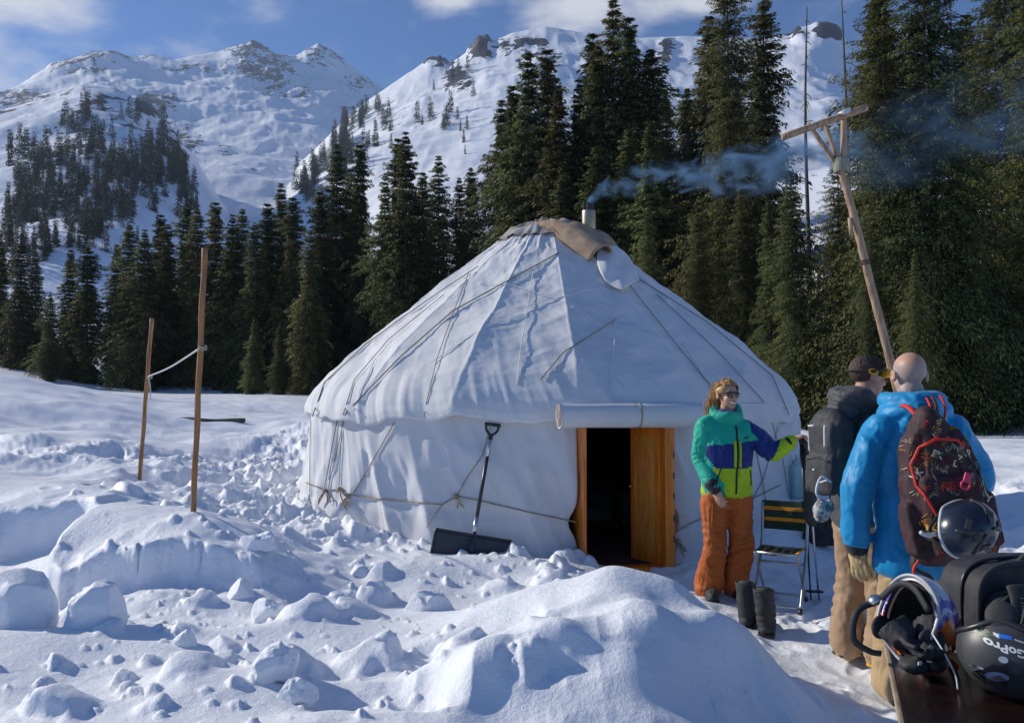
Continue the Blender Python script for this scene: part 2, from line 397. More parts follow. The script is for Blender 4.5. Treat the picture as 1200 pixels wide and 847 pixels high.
def big(theta, r, want_rock=True):
    px = CX + FPX * np.tan(np.clip(theta, -1.15, 1.15)); front = np.cos(theta)
    fr = sstep(-0.3, 0.35, front)
    rr = r * np.clip(front, 0.35, 1)            # distance ahead
    x, y = r * np.sin(theta), r * np.cos(theta)
    h1 = S0(px) * np.log1p(np.exp(np.clip((np.minimum(r, 230) - R0(px)) / 2.5, -30, 30))) * 2.5
    h1 = h1 * (1 - sstep(230, 500, r)) + 0.12 * S0(px) * (r-100).clip(0) * sstep(230, 500, r) 
    n1 = fbm(x / 420, y / 420, seed=3, oct=5); n2 = ridged(x / 260, y / 260, seed=9, oct=4); n3 = fbm(x / 90, y / 90, seed=21, oct=4); n4 = ridged(x / 55, y / 70, seed=25, oct=3)
    hs = []
    mw = fbm(x / 300, y / 300, seed=31, oct=3)
    for (E, ES), Rg, am in ((E1, np.interp(px, [-300, 0, 440, 700], [2500., 2750., 3400., 3500.]), 1.0), (E2, 1500., .62), (E3, 1050., .5)):
        t = r / Rg
        pw = px + 70 * mw * np.clip(1 - t, 0, 1)
        h = rr * (ES(pw) + (E(px) - ES(px)) * np.exp(-((t - 1) / .06) ** 2)) * QT(t) * sstep(95, 380, r)
        env = np.clip(QT(t), 0, 1) * (1 - 0.62 * np.exp(-((t - 1) / .1) ** 2)) * sstep(.12, .3, t)
        h = h + env * am * (26 * n1 + 11 * (n2 - .6) + 7 * n3 + 5 * (n4 - .5)) * np.sqrt(np.clip(t, 0, 1.3))
        hs.append(np.where(ES(px) > 0.01, h, -50))
    m = np.maximum(np.maximum(hs[0], hs[1]), np.maximum(hs[2], h1 - .02))
    m = np.maximum(m, 0) * fr
    el = m / np.maximum(rr, 1e-3); py = 450 - FPX * el
    rk = np.zeros_like(r)
    if want_rock:
        for (a, b, c, d, w) in ROCKS:
            rk = np.maximum(rk, w * np.exp(-(((px - a) / c) ** 2 + ((py - b) / d) ** 2) ** 1.5))
        cr = ridged(x / 38, y / 38, m / 60, seed=40, oct=3)
        rk = np.where(r > 330, rk * (.80 + .22 * cr), 0)
        m = m + np.clip(rk - .3, 0, 1) * r * .0085 * (.4 + np.abs(vnoise(x / 22, y / 22, m / 30, seed=44))) * fr
    return m, rk
# loose lumps of dug snow
_lr = np.random.default_rng(4)
LUMPS = []
for i in range(150):
    px = _lr.uniform(40, 690); py = _lr.uniform(595, 840)
    z0 = .36; Y = FPX * (CAMZ - z0) / (py - 450)
    X = (px - CX) / FPX * Y
    if Y > 7.3 or (X > -.2 and Y < 4.9): 
        if _lr.random() < .85: continue
    rad = .02 + .15 * _lr.random() ** 3.4
    LUMPS.append((X, Y, rad, rad * _lr.uniform(.45, .9), _lr.uniform(0, 3.14), _lr.uniform(.6, 1.0)))
for i in range(170):                                   # thrown against the yurt wall
    ph = math.radians(_lr.uniform(-88, 4)); rr_ = 3.02 + abs(_lr.normal(0, .45))
    X = .49 + rr_ * math.sin(ph); Y = 10 - rr_ * math.cos(ph)
    rad = .015 + .10 * _lr.random() ** 3
    LUMPS.append((X, Y, rad, rad * _lr.uniform(.5, 1.0), _lr.uniform(0, 3.14), _lr.uniform(.6, 1.0)))
for i in range(120):                                   # broken edges of the track to the left
    X = _lr.uniform(-4.6, -1.6); Y = _lr.uniform(6.8, 13)
    rad = .03 + .16 * _lr.random() ** 3
    LUMPS.append((X, Y, rad, rad * _lr.uniform(.3, .6), _lr.uniform(0, 3.14), _lr.uniform(.5, 1.0)))
for i in range(420):                                   # crumbs thrown by the spade
    k = _lr.integers(0, 3)
    if k == 0: X, Y = _lr.normal(-.9, .8), _lr.normal(6.1, .6)
    elif k == 1: X, Y = _lr.normal(-2.3, .7), _lr.normal(4.8, .5)
    else: X, Y = _lr.normal(-.9, .8), _lr.normal(3.9, .6)
    if Y > 7.2 or Y < 2.6 or (Y < 4.7 and X > -.3): continue
    rad = .008 + .024 * _lr.random() ** 2.5
    LUMPS.append((X, Y, rad, rad * _lr.uniform(.6, 1.1), _lr.uniform(0, 3.14), _lr.uniform(.6, 1.0)))
STEPS = []
for i in range(330):                                   # foot prints on the trodden yard and the path
    u = _lr.random()
    if u < .6: X, Y = _lr.uniform(1.0, 3.4), _lr.uniform(3.2, 9)
    else: X, Y = _lr.uniform(-4.2, -2.0) + .0, _lr.uniform(6.5, 15)
    STEPS.append((X, Y, _lr.uniform(.06, .11), _lr.uniform(.008, .022), _lr.uniform(0, 3.14)))
def near_detail(x, y, h):
    r = np.hypot(x, y)
    px = CX + FPX * x / np.maximum(y, .2)
    yard = sstep(.75, 1.5, x - .32 * np.clip(4.3 - y, -1, 1)) * sstep(4.6, 3.2, x) * sstep(12, 8, y) * sstep(.2, .05, h)
    wild = 1 - .8 * yard
    far = sstep(30, 12, r)
    rough = .25 + .75 * sstep(-.1, .5, fbm(x * .55 + 3, y * .55, seed=73, oct=2))
    # the cut bank at the left and its pit
    wob = .10 * fbm(x * 2.2, y * 2.2, seed=61, oct=3)
    b = sstep(5.22, 5.42, y + wob + .10 * (x + 2.4)) * sstep(-3.36, -3.22, x + .6 * wob) * sstep(-1.45, -1.75, x + wob * 1.5) * sstep(8.0, 6.4, y)
    h = h - .06 * b
    pit = sstep(-3.20, -3.36, x + .6 * wob) * sstep(4.75, 5.0, y + wob) * sstep(6.5, 6.3, y + wob) * sstep(-5.2, -4.9, x)
    h = h - .36 * pit
    lowl = sstep(-1.2, -1.5, x + wob) * sstep(-3.5, -3.2, x) * sstep(4.2, 4.6, y) * sstep(5.45, 5.28, y + wob + .10 * (x + 2.4))
    h = h - .10 * lowl
    # soft drifts, then crumbs
    h = h + wild * far * (.075 * fbm(x * .9, y * .9, seed=70, oct=2) + .030 * ridged(x * .8 + .4 * wob, y * 1.1, seed=72, oct=1) + rough * (.030 * (ridged(x * 1.3 + .3 * wob, y * 1.3, seed=75, oct=2) - .6) + .010 * fbm(x * 5, y * 5, seed=80, oct=3)))
    h = h + (1 - wild) * far * .008 * fbm(x * 4.5, y * 4.5, seed=85, oct=4)
    h = h + sstep(6, 14, r) * (.17 * fbm(x * .3, y * .3, seed=90, oct=4) * sstep(80, 40, r)) * sstep(6.5, 2, x)
    # churned strips
    ch = np.exp(-((x + 2.4 + .25 * (y - 8)) / .9) ** 2) * sstep(6.5, 7.5, y) * sstep(22, 15, y) + .8 * np.exp(-((y - 11 - .3 * (x + 4)) / 1.2) ** 2) * sstep(-1.5, -3, x) * sstep(-9, -5, x)
    h = h + ch * .07 * (ridged(x * 2.4, y * 2.4, seed=95, oct=4) - .6)
    # right-hand dug banks
    rb = sstep(3.0, 3.6, x) * sstep(4, 5, y) * sstep(13, 8, y)
    h = h + rb * (.15 * (ridged(x * .9, y * .9, seed=101, oct=3) - .6) + .03 * fbm(x * 6, y * 6, seed=103, oct=3))
    # front mound: lumpy left flank with a scoop
    fm = np.exp(-(((x + .1) / .9) ** 2 + ((y - 3.5) / .55) ** 2))
    h = h + fm * (.11 * fbm(x * 1.7, y * 1.7, seed=111, oct=3) + .02 * (ridged(x * 3.1, y * 3.1, seed=115, oct=2) - .6))
    sc = np.exp(-(((x + .62) / .42) ** 2 + ((y - 3.42) / .24) ** 2)); h = h - .10 * sc
    sc = np.exp(-(((x + .12) / .16) ** 2 + ((y - 3.30) / .13) ** 2)); h = h + .10 * sc
    add = np.zeros_like(h)
    for (X, Y, rad, hh, an, sq) in LUMPS:
        k = np.where((np.abs(x - X) < 2.2 * rad) & (np.abs(y - Y) < 2.2 * rad))[0]
        if not len(k): continue
        dx, dy = x[k] - X, y[k] - Y; c, s = math.cos(an), math.sin(an)
        u, v = (c * dx + s * dy) / rad, (-s * dx + c * dy) / (rad * sq)
        w = .22 * vnoise(dx / rad * 2.2 + X * 7, dy / rad * 2.2 + Y * 5, seed=130)
        d = (np.abs(u) ** 3.2 + np.abs(v) ** 3.2) ** (1 / 3.2) + 1.25 * w
        add[k] = np.maximum(add[k], hh * (.72 * np.exp(-(np.clip(d, 0, 3)) ** 5) * (1 + .62 * u + .38 * v) + .28 * np.exp(-(d / 1.25) ** 2)))
    for (X, Y, rad, dp, an) in STEPS:
        k = np.where((np.abs(x - X) < 2.5 * rad) & (np.abs(y - Y) < 2.5 * rad))[0]
        if not len(k): continue
        dx, dy = x[k] - X, y[k] - Y; c, s = math.cos(an), math.sin(an)
        d = np.sqrt(((c * dx + s * dy) / (1.6 * rad)) ** 2 + ((-s * dx + c * dy) / (.8 * rad)) ** 2)
        h[k] += -dp * np.exp(-d ** 4) + .4 * dp * np.exp(-((d - 1.35) / .3) ** 2)
    h = h + add
    return h, yard
def height(x, y, detail=True, rock=False):
    x = np.asarray(x, float).ravel(); y = np.asarray(y, float).ravel()
    r = np.hypot(x, y); th = np.arctan2(x, y)
    h = near_base(x, y)
    yard = np.zeros_like(h)
    if detail:
        k = np.where(r < 90)[0]
        if len(k): h[k], yard[k] = near_detail(x[k], y[k], h[k])
    m = np.zeros_like(h); rk = np.zeros_like(h)
    k = np.where(r > 20)[0]
    if len(k): m[k], rk[k] = big(th[k], r[k])
    return (h + m, rk, yard) if rock else h + m
def ground_z(x, y): return float(height([x], [y])[0])

th_fine = np.radians(np.arange(-39, 39.01, .085))
th_rest = np.radians(np.concatenate([np.arange(39.5, 60, .6), np.arange(61, 300, 3.0), np.arange(300.5, 321, .6)]))
TH = np.concatenate([th_fine, th_rest])
def sheet(name, rs, material, attr):
    rs = np.asarray(rs); n, m = len(TH), len(rs)
    tt, rr = np.meshgrid(TH, rs)
    x, y = (rr * np.sin(tt)).ravel(), (rr * np.cos(tt)).ravel()
    z, rk, yd = height(x, y, rock=True)
    V = np.stack([x, y, z], 1)
    i = np.arange(m - 1)[:, None] * n; j = np.arange(n)[None]; j2 = (j + 1) % n
    F = np.stack([i + j, i + j2, i + n + j2, i + n + j], -1).reshape(-1, 4)[:, ::-1]
    if rs[0] < 1:
        V = np.vstack([V, [[0, 0, float(z[:n].mean())]]])
        c = len(V) - 1
        F = np.vstack([F, np.array([[q, c, c, (q + 1) % n] for q in range(0)]).reshape(-1, 4).astype(F.dtype)]) if False else F
    o = link(name, V, F, material)
    a = o.data.attributes.new(attr, 'FLOAT', 'POINT')
    val = rk if attr == 'rock' else yd
    val = np.append(val, np.zeros(len(V) - len(val)))
    a.data.foreach_set('value', val.astype(np.float32))
    return o
rs_a = np.exp(np.arange(math.log(.02), math.log(1.6), .07)).tolist()
rs_b = np.exp(np.arange(math.log(1.6), math.log(12), .0052)).tolist()
rs_c = np.exp(np.arange(math.log(12), math.log(120), .011)).tolist()
rs_near = rs_a + rs_b + rs_c + [120.0]
rs_far = [120.0] + np.exp(np.arange(math.log(121.5), math.log(3600), .0105)).tolist() + [3800, 4500, 6000]
g = sheet('snow_ground', rs_near, SNOW, 'trodden'); tag(g, 'snow field with dug lumps, banks and a trodden yard round the yurt', 'snow', kind='structure')
g = sheet('mountains', rs_far, SNOW_ROCK, 'rock'); tag(g, 'snow covered mountain slopes with dark rock outcrops', 'mountains', kind='structure')
# ------------------------------------------------------------------ yurt
YC = Vector((.46, 10.0, 0.0))
CANVAS = mat('canvas', (.75, .75, .75), (.63, .63, .645), scale=1.3, rough=.8, bump=.25, bscale=60, spec=.2, sheen=.1, contrast=(.3, .75))
CANVAS_WALL = mat('wall_canvas', (.70, .71, .73), (.60, .60, .62), scale=1.0, rough=.8, bump=.2, bscale=70, spec=.2, contrast=(.3, .8))
FELT = mat('brown_felt', (.46, .34, .24), (.32, .23, .16), scale=9, rough=.9, bump=.5, bscale=60, spec=.1)
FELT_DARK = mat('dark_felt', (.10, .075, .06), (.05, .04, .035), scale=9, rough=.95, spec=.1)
ROPE_DARK = mat('dark_cord', (.15, .145, .14), (.24, .23, .21), scale=90, rough=.9)
ROPE_TAN = mat('tan_rope', (.42, .34, .24), (.28, .22, .16), scale=80, rough=.9, bump=.4, bscale=200)
VARNISH = mat('varnished_pine', lin(236, 138, 44), lin(200, 102, 26), scale=3.5, rough=.35, bump=.08, bscale=30, stretch=(9, 9, 1), coat=.3)
VARNISH_PANEL = mat('pine_panel', lin(232, 160, 74), lin(206, 126, 48), scale=3, rough=.4, stretch=(12, 12, 1), coat=.25)
STEEL = mat('steel_flue', (.48, .46, .43), (.36, .27, .15), scale=5, rough=.38, metal=.85, bump=.1, stretch=(1, 1, .4))
SOOT = mat('sooty_steel', (.05, .05, .05), (.03, .03, .03), rough=.7)
BRASS = mat('brass', (.75, .48, .12), (.6, .36, .08), rough=.25, metal=1)
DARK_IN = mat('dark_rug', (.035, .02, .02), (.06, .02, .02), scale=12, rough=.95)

ROOF = [(2.950, 1.285), (2.962, 1.305), (2.958, 1.38), (2.925, 1.49), (2.86, 1.60), (2.74, 1.75), (2.37, 2.10), (1.83, 2.52), (1.20, 3.02), (.70, 3.39), (.45, 3.56), (.28, 3.63)]
rz = np.array(ROOF); _s = np.append(0, np.cumsum(np.hypot(*np.diff(rz, axis=0).T)))
def roof_at(u):            # u 0 hem .. 1 crown
    return np.interp(u * _s[-1], _s, rz[:, 0]), np.interp(u * _s[-1], _s, rz[:, 1])
def roof_off(phi, u):
    """cloth shape: panel seams, puckers at the hem, pulls at the crown, broad sags"""
    p = phi
    q_ = (((p - .05) * 16 / (2 * np.pi)) % 1) - .5; al = q_ * 2 * np.pi / 16; pan = np.abs(q_) * 2
    o = .007 * np.exp(-((1 - pan) / .035) ** 2) * (u > .03)
    o = o - np.interp(u, [0, 1], [3.0, .35]) * (1 - math.cos(np.pi / 16) / np.cos(al)) * 1.15 * sstep(.02, .25, u) * sstep(1, .7, u)       # cloth lies flat between the roof poles
    hem = np.exp(-u / .13)
    o = o + hem * (.032 * fbm(p * 6, u * 3, seed=201, oct=3) + .026 * (ridged(p * 9 + u * 4, u * 1.4, seed=204, oct=3) - .6))
    cr = np.exp(-(1 - u) / .12)
    o = o + cr * .028 * (ridged(p * 9, u * 2, seed=207, oct=2) - .6)
    o = o + .016 * fbm(p * 3.2 + 4 * u, u * 5 - p * .8, seed=210, oct=3) * sstep(0, .1, u)
    d = np.sin(p * 5 + u * 9)
    o = o + .009 * (ridged(p * 4.5 + 7 * u, u * 9 - 2.5 * p, seed=214, oct=3) - .6) * sstep(.02, .2, u)
    return o
WALL = [(-.4, 3.0), (0, 3.0), (.45, 2.99), (.9, 2.95), (1.45, 2.90)]
def wall_r(phi, z):
    r = np.interp(z, [a for a, b in WALL], [b for a, b in WALL])
    phi = np.mod(phi - PD, 2 * np.pi) + PD
    return r + .040 * fbm(phi * 5.5, z * .8, seed=221, oct=3) + .028 * (ridged(phi * 6 + .8 * z, z * .9 + phi * .6, seed=224, oct=3) - .6) - .014 * np.exp(-((z - .47 + .05 * np.sin(3 * phi)) / .05) ** 2)
def cyl(phi, r, z): return np.stack([r * np.sin(phi), -r * np.cos(phi), z], -1)

PD = math.radians(10.9)          # the door looks this far right of the camera side
HW = .150                        # half the opening, as an angle
yurt = empty('yurt', YC, 0, 'large round white canvas yurt with brown felt crown flap and open pine door', 'yurt')
# roof cloth, doubled over at the hem
nph, nu = 900, 150
ph = np.linspace(-np.pi, np.pi, nph, endpoint=False); us = np.linspace(0, 1, nu) ** 1.15
PH, U = np.meshgrid(ph, us)
r_, z_ = roof_at(U); off = roof_off(PH, U)
hemz = (.045 * fbm(ph * 4.0, ph * 0, seed=231, oct=3) + .05 * np.exp(-((ph - PD) / .2) ** 2) + .03 * np.exp(-((ph + .2) / .18) ** 2))[None] * np.exp(-U / .05)
Vr = cyl(PH, r_ + off * .8, z_ + off * .6 + hemz)
inner = Vr[0].copy(); rin = np.hypot(inner[:, 0], inner[:, 1])[:, None]; inner[:, :2] *= (rin - .10) / rin; inner[:, 2] += .03
inner2 = inner.copy(); inner2[:, :2] *= .93; inner2[:, 2] += .25
Vall = np.concatenate([inner2[None], inner[None], Vr], 0); m = len(Vall)
i = np.arange(m - 1)[:, None] * nph; j = np.arange(nph)[None]; j2 = (j + 1) % nph
Fr = np.stack([i + j, i + j2, i + nph + j2, i + nph + j], -1).reshape(-1, 4)
link('roof_cover', Vall.reshape(-1, 3), Fr, CANVAS, yurt)
# wall cloth with the opening left out
ph = np.linspace(PD + HW, PD - HW + 2 * np.pi, 900); zs = np.linspace(-.4, 1.46, 74)
PH, Z = np.meshgrid(ph, zs)
edge = np.minimum(PH - (PD + HW), (PD - HW + 2 * np.pi) - PH)
bulge = .03 * np.exp(-((Z - .42) / .12) ** 2) * np.exp(-edge / .05)
side = np.where(PH - PD < np.pi, -1, 1)
PHb = PH + side * -1 * 0 + np.where(side < 0, 1, -1) * bulge * .9
Vw = cyl(PHb, wall_r(PH, Z) , Z)
Vi = cyl(PHb[:, [0, -1]], wall_r(PH, Z)[:, [0, -1]] - .10, Z[:, [0, -1]])
Vw = np.concatenate([Vi[:, :1], Vw, Vi[:, 1:]], 1)
n = Vw.shape[1]; m = Vw.shape[0]
i = np.arange(m - 1)[:, None] * n; j = np.arange(n - 1)[None]
Fw = np.stack([i + j, i + j + 1, i + n + j + 1, i + n + j], -1).reshape(-1, 4)
link('wall_cover', Vw.reshape(-1, 3), Fw, CANVAS_WALL, yurt)
# dark felt lining, floor
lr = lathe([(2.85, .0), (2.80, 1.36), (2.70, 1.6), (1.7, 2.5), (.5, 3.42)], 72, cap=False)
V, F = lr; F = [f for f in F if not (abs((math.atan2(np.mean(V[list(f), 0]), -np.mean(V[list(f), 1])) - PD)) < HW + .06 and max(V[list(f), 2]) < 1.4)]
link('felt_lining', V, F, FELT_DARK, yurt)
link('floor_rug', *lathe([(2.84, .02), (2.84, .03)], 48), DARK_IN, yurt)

def ysurf(px, py, lift=.012):
    """where the sight line through this spot meets the yurt cloth, in the yurt's own coordinates"""
    a = at(px, py, 1.0) - Vector((0, 0, CAMZ)); o = Vector((0, 0, CAMZ))
    t = np.linspace(5.5, 11.5, 2400)
    P = np.array(o)[None] + t[:, None] * np.array(a)[None]
    q = P - np.array(YC); rr = np.hypot(q[:, 0], q[:, 1]); phi = np.arctan2(q[:, 0], -q[:, 1])
    rf = np.interp(q[:, 2], rz[3:, 1], rz[3:, 0]); 
    uu = np.interp(np.interp(q[:, 2], rz[:, 1], np.arange(len(rz))), np.arange(len(rz)), _s / _s[-1])
    rf = rf + roof_off(phi, uu) + lift
    rw = wall_r(phi, q[:, 2]) + lift
    lim = np.where(q[:, 2] > 1.30, np.where(q[:, 2] < 1.40, 2.965 + lift, rf), rw)
    k = np.where(rr < lim)[0]
    if not len(k): k = [int(np.argmin(rr - lim))]
    return Vector(q[k[0]])
def yrope(pts, rad, m, lift=.012, sub=14, name='rope'):
    dense = []
    for a, b in zip(pts[:-1], pts[1:]):
        for i in range(sub): dense.append((a[0] + (b[0]-a[0]) * i / sub, a[1] + (b[1]-a[1]) * i / sub))
    dense.append(pts[-1])
    P = [ysurf(x, y, lift) for x, y in dense]
    return link(name, *tube(P, rad, 6), m, yurt)
for pts, rad, mm in [
  ([(655,296),(600,326),(531,364),(470,417),(405,484)], .011, ROPE_DARK),
  ([(560,312),(500,352),(430,402),(380,448),(366,488)], .009, ROPE_DARK),
  ([(520,345),(455,398),(415,445),(402,486)], .007, ROPE_DARK),
  ([(722,374),(690,394),(660,413),(634,444)], .009, ROPE_DARK),
  ([(550,318),(532,364),(512,420),(500,470),(497,488)], .006, ROPE_DARK),
  ([(735,330),(790,400),(840,460)], .007, ROPE_DARK),
  ([(770,345),(840,410),(895,470)], .007, ROPE_DARK),
  ([(735,318),(830,378),(905,440),(925,486)], .008, ROPE_DARK),
  ([(395,492),(386,540),(380,574)], .007, ROPE_DARK),
  ([(403,492),(392,540),(384,574)], .006, ROPE_DARK),
  ([(401,492),(399,530),(397,574)], .005, ROPE_DARK),
  ([(364,492),(363,540),(363,580)], .006, ROPE_DARK),
  ([(462,495),(445,525),(428,555),(414,578)], .009, ROPE_TAN),
  ([(358,565),(380,573),(398,574),(412,580),(450,585),(518,591),(535,581),(560,586),(620,600),(678,612)], .009, ROPE_TAN),
  ([(535,581),(548,558),(566,532),(574,500)], .007, ROPE_TAN),
  ([(519,591),(508,604),(500,618)], .006, ROPE_TAN),
  ([(794,622),(812,612),(840,600),(880,585),(915,568)], .008, ROPE_TAN),
  ([(880,500),(893,560),(900,600)], .006, ROPE_DARK),
  ([(912,500),(895,560),(880,590)], .006, ROPE_DARK),
  ([(905,495),(918,540),(924,580)], .006, ROPE_DARK)]:
    yrope(pts, rad * .62, mm)
SEAM = mat('pale_seam', (.78, .79, .80), (.66, .67, .69), scale=30, rough=.85)
for pts in ([(720,318),(722,350),(720,400),(716,440),(713,462)], [(625,318),(618,360),(610,410),(606,450)], [(505,425),(560,388),(625,356),(700,338),(735,325)], [(560,332),(600,334),(648,350)], [(440,420),(425,455),(415,482)], [(800,400),(830,450),(840,470)]):
    yrope(pts, .0045, SEAM, .004, name='seam')
def knot(px, py, tails):
    c = ysurf(px, py, .02); ps = [ball(c, (.028, .024, .026), 8)]
    rr = random.Random(int(px * 7 + py))
    for k in range(tails):
        e = ysurf(px + rr.uniform(-9, 10), py + rr.uniform(8, 20), .02 + rr.random() * .03)
        mid = (c + e) / 2 + Vector((rr.uniform(-.02, .02), -.03, 0)); ps.append(tube(spline([c, mid, e], 8), .007, 5))
    link('rope_knot', *join(*ps), ROPE_TAN, yurt)
knot(381, 575, 5); knot(408, 581, 5); knot(398, 573, 2); knot(534, 582, 2); knot(795, 634, 5)

# crown: wrinkled brown collar, felt cover folded back, white flap
ph = np.linspace(-np.pi, np.pi, 160, endpoint=False); us = np.linspace(0, 1, 16)
PH, U = np.meshgrid(ph, us)
rr_ = np.interp(U, [0, .25, .6, 1], [.66, .50, .30, .03]); zz = np.interp(U, [0, .25, .6, 1], [3.42, 3.545, 3.64, 3.69])
zz = zz + .02 + .022 * (ridged(PH * 5, U * 2, seed=251, oct=3) - .5) + .02 * fbm(PH * 3, U * 3, seed=255, oct=2)
V = cyl(PH, rr_, zz).reshape(-1, 3)
i = np.arange(15)[:, None] * 160; j = np.arange(160)[None]; j2 = (j + 1) % 160
COLLAR = mat('stained_canvas', (.42, .40, .39), (.25, .18, .13), scale=3.5, rough=.85, bump=.3, bscale=30)
link('crown_cloth', V, np.stack([i + j, i + j2, i + 160 + j2, i + 160 + j], -1).reshape(-1, 4), COLLAR, yurt)
# felt cover: a thick sheet laid over the far side of the crown, its near edge rolled back on itself
def yl(px, py, Y): return at(px, py, Y) - YC
A = [yl(612, 268, 9.75), yl(640, 263, 9.45), yl(665, 277, 9.20), yl(685, 298, 9.05), yl(706, 322, 8.95)]      # rolled fold, from apex down
B = [yl(625, 262, 10.0), yl(650, 259, 10.0), yl(680, 262, 9.95), yl(700, 263, 9.8), yl(709, 282, 9.40)]      # its upper lip
def solid(o, th, off=0, lev=0):
    m = o.modifiers.new('thickness', 'SOLIDIFY'); m.thickness = th; m.offset = off
    if lev: s = o.modifiers.new('round', 'SUBSURF'); s.levels = lev; s.render_levels = lev
    return o
P = spline([yl(616, 270, 9.75), yl(634, 266, 9.6), yl(656, 271, 9.40), yl(680, 284, 9.2), yl(703, 303, 9.03)], 40)
V, n = [], 28
Rl = np.interp(np.linspace(0, 1, 41), [0, .2, .6, 1], [.035, .06, .115, .175])
V, F = tube(P, list(Rl), n, cap=False); V = V.reshape(41, n, 3)
V += (.012 * fbm(np.arange(41)[:, None] * .16 + 0 * np.arange(n)[None], np.arange(n)[None] * .35 + 0 * np.arange(41)[:, None], seed=261, oct=2))[..., None]
solid(link('felt_roll', V.reshape(-1, 3), F, FELT, yurt), .022)
# inside of the fold and the sheet running down the far side
C = [yl(640, 262, 10.1), yl(690, 264, 10.1), yl(722, 285, 9.9), yl(745, 318, 9.65), yl(750, 333, 9.5)]
D = [yl(640, 266, 9.4), yl(664, 280, 9.15), yl(688, 300, 9.0), yl(709, 321, 8.9), yl(722, 332, 8.88)]
Cs, Ds = spline(C, 24), spline(D, 24); V = []
for k in range(25):
    a, b = Vector(Ds[k]), Vector(Cs[k])
    for q in range(13):
        t = q / 12; p = a.lerp(b, t); p.z += .07 * math.sin(math.pi * t) + .02 * math.sin(k * .9 + t * 5); V.append(p[:])
F = [(k*13+q, k*13+q+1, (k+1)*13+q+1, (k+1)*13+q) for k in range(24) for q in range(12)]
solid(link('felt_sheet', V, F, FELT, yurt), .02, 1)
# white flap over the right of the crown
G = []
for a, b, c in [((700,322),(722,292),9.0), ((706,312),(742,300),9.0)]: pass
left = [(703,284),(699,300),(702,316),(712,332),(728,340)]; right = [(712,286),(728,292),(738,302),(746,318),(749,328)]
Ls = spline([(*p, 0) for p in left], 20); Rs = spline([(*p, 0) for p in right], 20); V = []
for k in range(21):
    for q in range(13):
        t = q / 12; x = Ls[k][0] * (1-t) + Rs[k][0] * t; y = Ls[k][1] * (1-t) + Rs[k][1] * t
        s = ysurf(x, y, .05 + .05 * math.sin(math.pi * t) + .012 * math.sin(5 * t + k * .7)); V.append(s[:])
F = [(k*13+q, k*13+q+1, (k+1)*13+q+1, (k+1)*13+q) for k in range(20) for q in range(12)]
solid(link('crown_flap', V, F, CANVAS, yurt), .02, 0, 1)
c = yl(633, 260, 9.6)
link('crown_tie', *join(tube(spline([c + Vector((-.06, 0, .02)), c + Vector((0, -.02, .0)), c + Vector((.07, .0, .035))], 8), .014, 6), tube([c + Vector((.02, 0, 0)), c + Vector((.03, -.02, .06))], .012, 6)), ROPE_TAN, yurt)
# stove pipe
sp = yl(690, 262, 10.1)
pipe = link('stovepipe', *lathe([(.086, -.9), (.086, .15), (.084, .165)], 24), STEEL, yurt, loc=sp)
link('pipe_cap', *join(lathe([(.064, .14), (.064, .255), (.055, .255), (.055, .15)], 20, cap=False), xf(box((0, 0, 0), (.03, .02, .14), .005), T(-.056, -.03, .21))), SOOT, pipe)

# door: own frame of reference, x along the wall, y into the yurt
dc = Vector((2.97 * math.sin(PD), -2.97 * math.cos(PD), 0))
door = empty('door_set', (0, 0, 0)); bpy.data.objects.remove(door)
DM = Matrix.Translation(dc) @ Matrix.Rotation(PD, 4, 'Z')
W2, HD = .425, 1.285
df = join(box((-W2 + .018, .02, HD/2 - .05), (.036, .16, HD + .1), .006), box((W2 - .045, .02, HD/2 - .05), (.09, .16, HD + .1), .006),
          box((0, .02, HD + .03), (2 * W2 + .06, .158, .06), .006), box((0, .05, -.02), (2 * W2 - .16, .14, .10), .006))
link('door_frame', *xf(df, DM), VARNISH, yurt)
ra = random.Random(2)
hg = [box((W2 - .012, -.061, z), (.012, .006, .055), .002) for z in (.28, .46, .66, .84, 1.02)]
for q in hg: link('hinge', *xf(q, DM), SOOT, yurt)
# right leaf swung inwards
LW = .37; hx, ang = W2 - .085, -65
LM = DM @ T(hx, .06, 0) @ R('Z', ang)
fr = join(box((-.03, 0, .64), (.06, .038, 1.24), .004), box((-LW + .03, 0, .64), (.06, .038, 1.24), .004),
          box((-LW/2, 0, 1.215), (LW - .118, .034, .09), .004), box((-LW/2, 0, .09), (LW - .118, .034, .14), .004))
leaf = link('door_leaf', *xf(fr, LM), VARNISH, yurt)
link('door_panel', *xf(join(box((-LW/2, 0, .665), (LW - .122, .014, 1.01), .002)), LM), VARNISH_PANEL, leaf)
orn = []
for zc in (.42, .92):                         # carved scrolls
    for sgn in (-1, 1):
        for rad0 in (.055, .035):
            pts = [(-LW/2 + sgn * (.004 + rad0 * .9 * math.sin(a) * (1 - a / 9)), -.010, zc + sgn * 0 + (rad0 * 2.4) * (math.cos(a)) * (1 - a / 9)) for a in np.linspace(0, 5.2, 22)]
            orn.append(tube(pts, .0045, 5))
orn.append(tube([(-LW/2, -.010, .20 + .05 * k) for k in range(19)], .003, 5))
link('carving', *xf(join(*orn), LM), VARNISH, leaf)
link('door_knob', *xf(xf(lathe([(.006, 0), (.006, .02), (.018, .028), (.020, .04), (.012, .05), (.002, .053)], 14), T(-LW + .03, -.018, .70) @ R('X', 90)), LM), BRASS, leaf)
